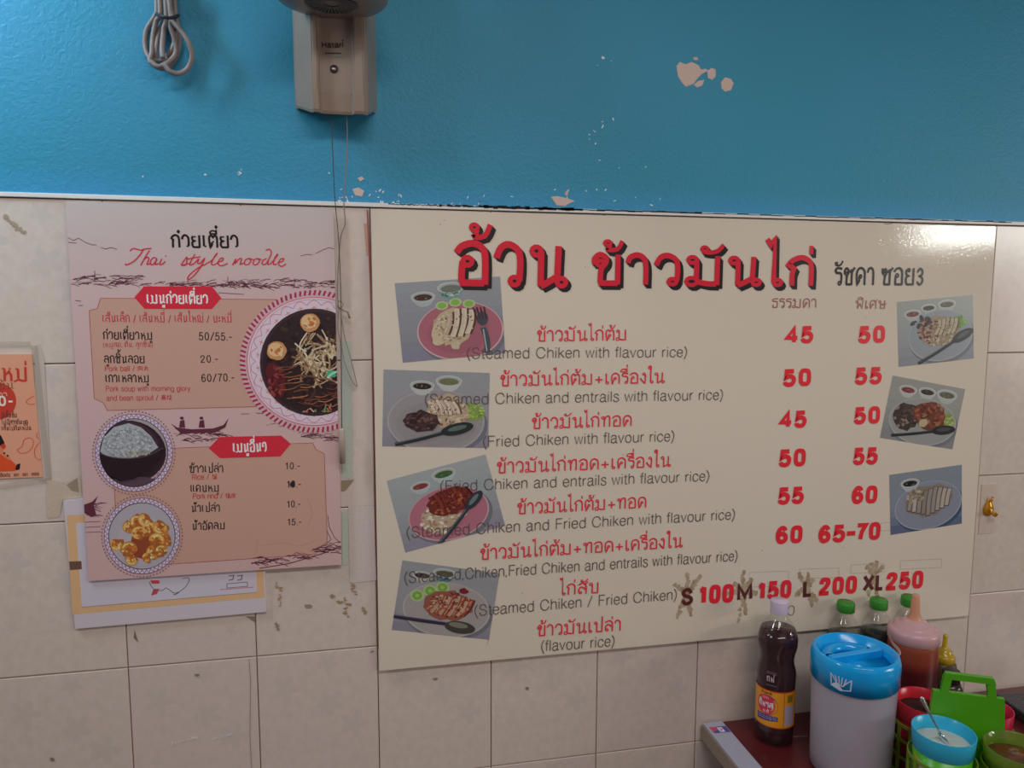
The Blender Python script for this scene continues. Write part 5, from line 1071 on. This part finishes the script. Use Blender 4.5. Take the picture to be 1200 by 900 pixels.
# handle plate: shoulders, tapered, with a slot
hw, hs, ht = .058, .050, .195
zsh, ztop = .178, .210
out = [(-hw, .060), (hw, .060), (hs + .001, zsh), (hs - .010, zsh + .001), (hs - .014, ztop - .004), (hs - .018, ztop), (-hs + .018, ztop), (-hs + .014, ztop - .004), (-hs + .010, zsh + .001), (-hs - .001, zsh)]
inn = [(hs - .022, zsh + .004), (hs - .024, ztop - .011), (-hs + .024, ztop - .011), (-hs + .022, zsh + .004)]
bm = bmnew()
def quad_slab(pts, y0, y1):
    A = [bm.verts.new(CM @ Vector((x - .006, y0, z))) for x, z in pts]; B = [bm.verts.new(CM @ Vector((x - .006, y1, z))) for x, z in pts]; k = len(pts)
    bm.faces.new(A); bm.faces.new(B[::-1])
    for i in range(k): bm.faces.new((A[i], B[i], B[(i + 1) % k], A[(i + 1) % k]))
quad_slab([(-hw, .055), (hw, .055), (hs + .001, zsh), (-hs - .001, zsh)], -.004, .004)
quad_slab([(-hs + .010, zsh), (-hs + .022, zsh), (-hs + .025, ztop - .010), (-hs + .014, ztop - .004)], -.004, .004)
quad_slab([(hs - .022, zsh), (hs - .010, zsh), (hs - .014, ztop - .004), (hs - .025, ztop - .010)], -.004, .004)
quad_slab([(-hs + .0125, ztop - .010), (hs - .0125, ztop - .010), (hs - .016, ztop), (-hs + .016, ztop)], -.0045, .0045)
bmesh.ops.recalc_face_normals(bm, faces=bm.faces); hp_ = mesh_obj('handle_plate', bm, GREEN, cy_)
bm = bmnew(); box(bm, -.002, .002, -.06, .06, .004, .056, .001, mtx=CM); box(bm, -.070, .070, -.004, .004, .004, .056, .001, mtx=CM); box(bm, -.085, .085, -.085, .085, 0, .004, .001, mtx=CM); mesh_obj('base_plate', bm, GREEN, cy_)
# moulded writing on the plate
i0 = Ink(.0002, lambda x, z, h: tuple(CM @ Vector((x, -.004 - h, z)))); text(i0, 'ร้านค้า', (-.018, .088), (.030, .088), .010, .12, P('#62a03a'), 1, False, wall=False); i0.build('moulded_lettering', INK, hp_)
BR = .0465
spots = {}
for nm, s, t in (('blue', -1, 1), ('redl', -1, -1), ('redr', .80, -1.1), ('lime', 1, 1)):
    c = CC + .052 * (s * cu + t * cv); spots[nm] = c; bm = bmnew(); BR = .0395 if nm == 'redr' else .0465
    for z in (.006, .036, .066, .092): lathe(bm, (c.x, c.y, TZ), [(BR + .0005, z), (BR + .0025, z), (BR + .0025, z + .005), (BR + .0005, z + .005), (BR + .0005, z)], 40)
    for k in range(14):
        a = 2 * PI * k / 14; box(bm, -.001, .001, -.003, .003, .006, .095, mtx=Matrix.Translation((c.x + (BR + .0015) * math.cos(a), c.y + (BR + .0015) * math.sin(a), TZ)) @ Matrix.Rotation(a, 4, 'Z'))
    mesh_obj('basket', bm, GREEN2, cy_)
def cup(nm, name, lab, colr, colb, zt_, fillname, fmat, fz_, rtop=.046, mats=None):
    c = spots[nm]; t = empty(name, (c.x, c.y, TZ + .0045)); tag(t, lab, 'cup')
    z0 = .0045; zb_ = zt_ - .032
    bm = bmnew(); lathe(bm, (c.x, c.y, TZ), [(0, z0), (rtop * .80, z0), (rtop * .84, z0 + .004), (rtop * .92, zb_), (rtop * .88, zb_), (rtop * .80, z0 + .006), (0, z0 + .003)], 48); mesh_obj('cup_body', bm, mats[0] if mats else mat(nm + '_cup_lower', P(colb, 1.9), .3), t, True)
    bm = bmnew(); lathe(bm, (c.x, c.y, TZ), [(rtop * .92, zb_), (rtop * .955, zb_ + .002), (rtop, zt_ - .001), (rtop * .99, zt_), (rtop * .955, zt_ - .001), (rtop * .90, zb_)], 56); mesh_obj('rim_band', bm, mats[1] if mats else mat(nm + '_cup_rim', P(colr, 1.9), .25), t, True)
    bm = bmnew(); n = 40; rings = []
    for r in (rtop * .91, rtop * .7, rtop * .45, rtop * .2):
        rings.append([bm.verts.new((c.x + r * math.cos(2 * PI * k / n), c.y + r * math.sin(2 * PI * k / n), TZ + fz_ + (rtop * .9 - r) * .25 * random.uniform(.7, 1.1))) for k in range(n)])
    for A, B in zip(rings, rings[1:]):
        for k in range(n): bm.faces.new((A[k], A[(k + 1) % n], B[(k + 1) % n], B[k]))
    bm.faces.new(rings[-1]); mesh_obj(fillname, bm, fmat, t, True)['kind'] = 'stuff'
    return t, c
sug = mat('sugar', P('#9a9e98', 2.0), .7); bump(sug, noise(sug, 500, 3), .7, .001)
chi = mat('chili_flakes', P('#20100f'), .6); setcol(chi, ramp(chi, noise(chi, 260, 3), [(.4, P('#160a0c')), (.7, P('#3c1a16'))])); bump(chi, noise(chi, 300, 3), .9, .002)
vin = mat('chili_vinegar', P('#5a1c14', 1.4), .1); setcol(vin, ramp(vin, noise(vin, 60, 3), [(.35, P('#6a1f16', 1.5)), (.5, P('#54301c', 1.5)), (.7, P('#2c2a1a', 1.5))]))
t, c = cup('blue', 'sugar_cup', 'blue-rimmed green cup of white sugar in the front left basket, spoon inside', '#2489a8', '#3f8c1c', .139, 'sugar', sug, .118, .0450)
i0 = Ink(2e-4, lambda s, z, h: (c.x + (.0431 + h) * math.cos(s), c.y + (.0431 + h) * math.sin(s), TZ + z)); sa = math.atan2(CP[1] - c.y, CP[0] - c.x)
for k in range(8): a = sa - 1.05 + k * .06; i0.poly([(a, .052), (a + .06, .052), (a + .06, .102 - .001 * k), (a, .102 - .001 * k)], P('#a8a08c') if k > 3 else P('#a09a2c'), 1)
i0.build('label', INK, t)['label'] = 'yellow and white label'
cup('redl', 'chili_cup', 'red cup of dark dried chili in the rear left basket beside the jug', '#a01a28', '#7a1420', .132, 'dried_chili', chi, .113)
cup('redr', 'red_cup', 'red cup in the rear right basket, behind the green handle plate', '#a01a38', '#7a1420', .132, 'dried_chili', chi, .108, .0390)
LM = thin_plastic('lime_cup_plastic', (.72, .85, .3), .45, .1, (.35, .5, .08))
cup('lime', 'vinegar_cup', 'translucent lime cup of chili vinegar in the front right basket', '', '', .128, 'chili_vinegar', vin, .108, .0475, (LM, LM))
c = spots['blue']; sp_ = empty('spoon', (c.x, c.y, TZ + .11)); tag(sp_, 'small metal spoon standing in the blue-rimmed sugar cup', 'spoon')
steel = mat('spoon_steel', P('#a0a4a8'), .18, .9)
vd = Vector((ray(1, 0)[0], 0, 0))
e1 = Vector(at(1103, 862, c.y - .008)); e0 = Vector(at(1079.5, 817, c.y - .012))
d = (e1 - e0).normalized(); side = d.cross(Vector((0, -1, 0))).normalized(); nn = side.cross(d)
bm = bmnew(); V = []
for tt, w_ in ((0, .0018), (.06, .0038), (.16, .0036), (.4, .0019), (.8, .0017), (1, .0017)):
    p0 = e0.lerp(e1, tt); V.append([bm.verts.new(p0 + side * a * w_ + nn * b * .0011) for a, b in ((-1, -.3), (-.5, -1), (.5, -1), (1, -.3), (1, .3), (.5, 1), (-.5, 1), (-1, .3))])
for A, B in zip(V, V[1:]):
    for k in range(8): bm.faces.new((A[k], A[(k + 1) % 8], B[(k + 1) % 8], B[k]))
bm.faces.new(V[0][::-1]); bm.faces.new(V[-1]); mesh_obj('handle', bm, steel, sp_, True)
bm = bmnew(); lathe(bm, (0, 0, 0), [(0, -.003), (.006, -.002), (.0095, .001), (.0088, .0015), (.0055, -.0008), (0, -.0015)], 20, mtx=Matrix.Translation(e1 + d * .009) @ d.to_track_quat('X', 'Z').to_matrix().to_4x4() @ Matrix.Diagonal((1.4, 1, 1, 1))); mesh_obj('bowl', bm, steel, sp_, True)
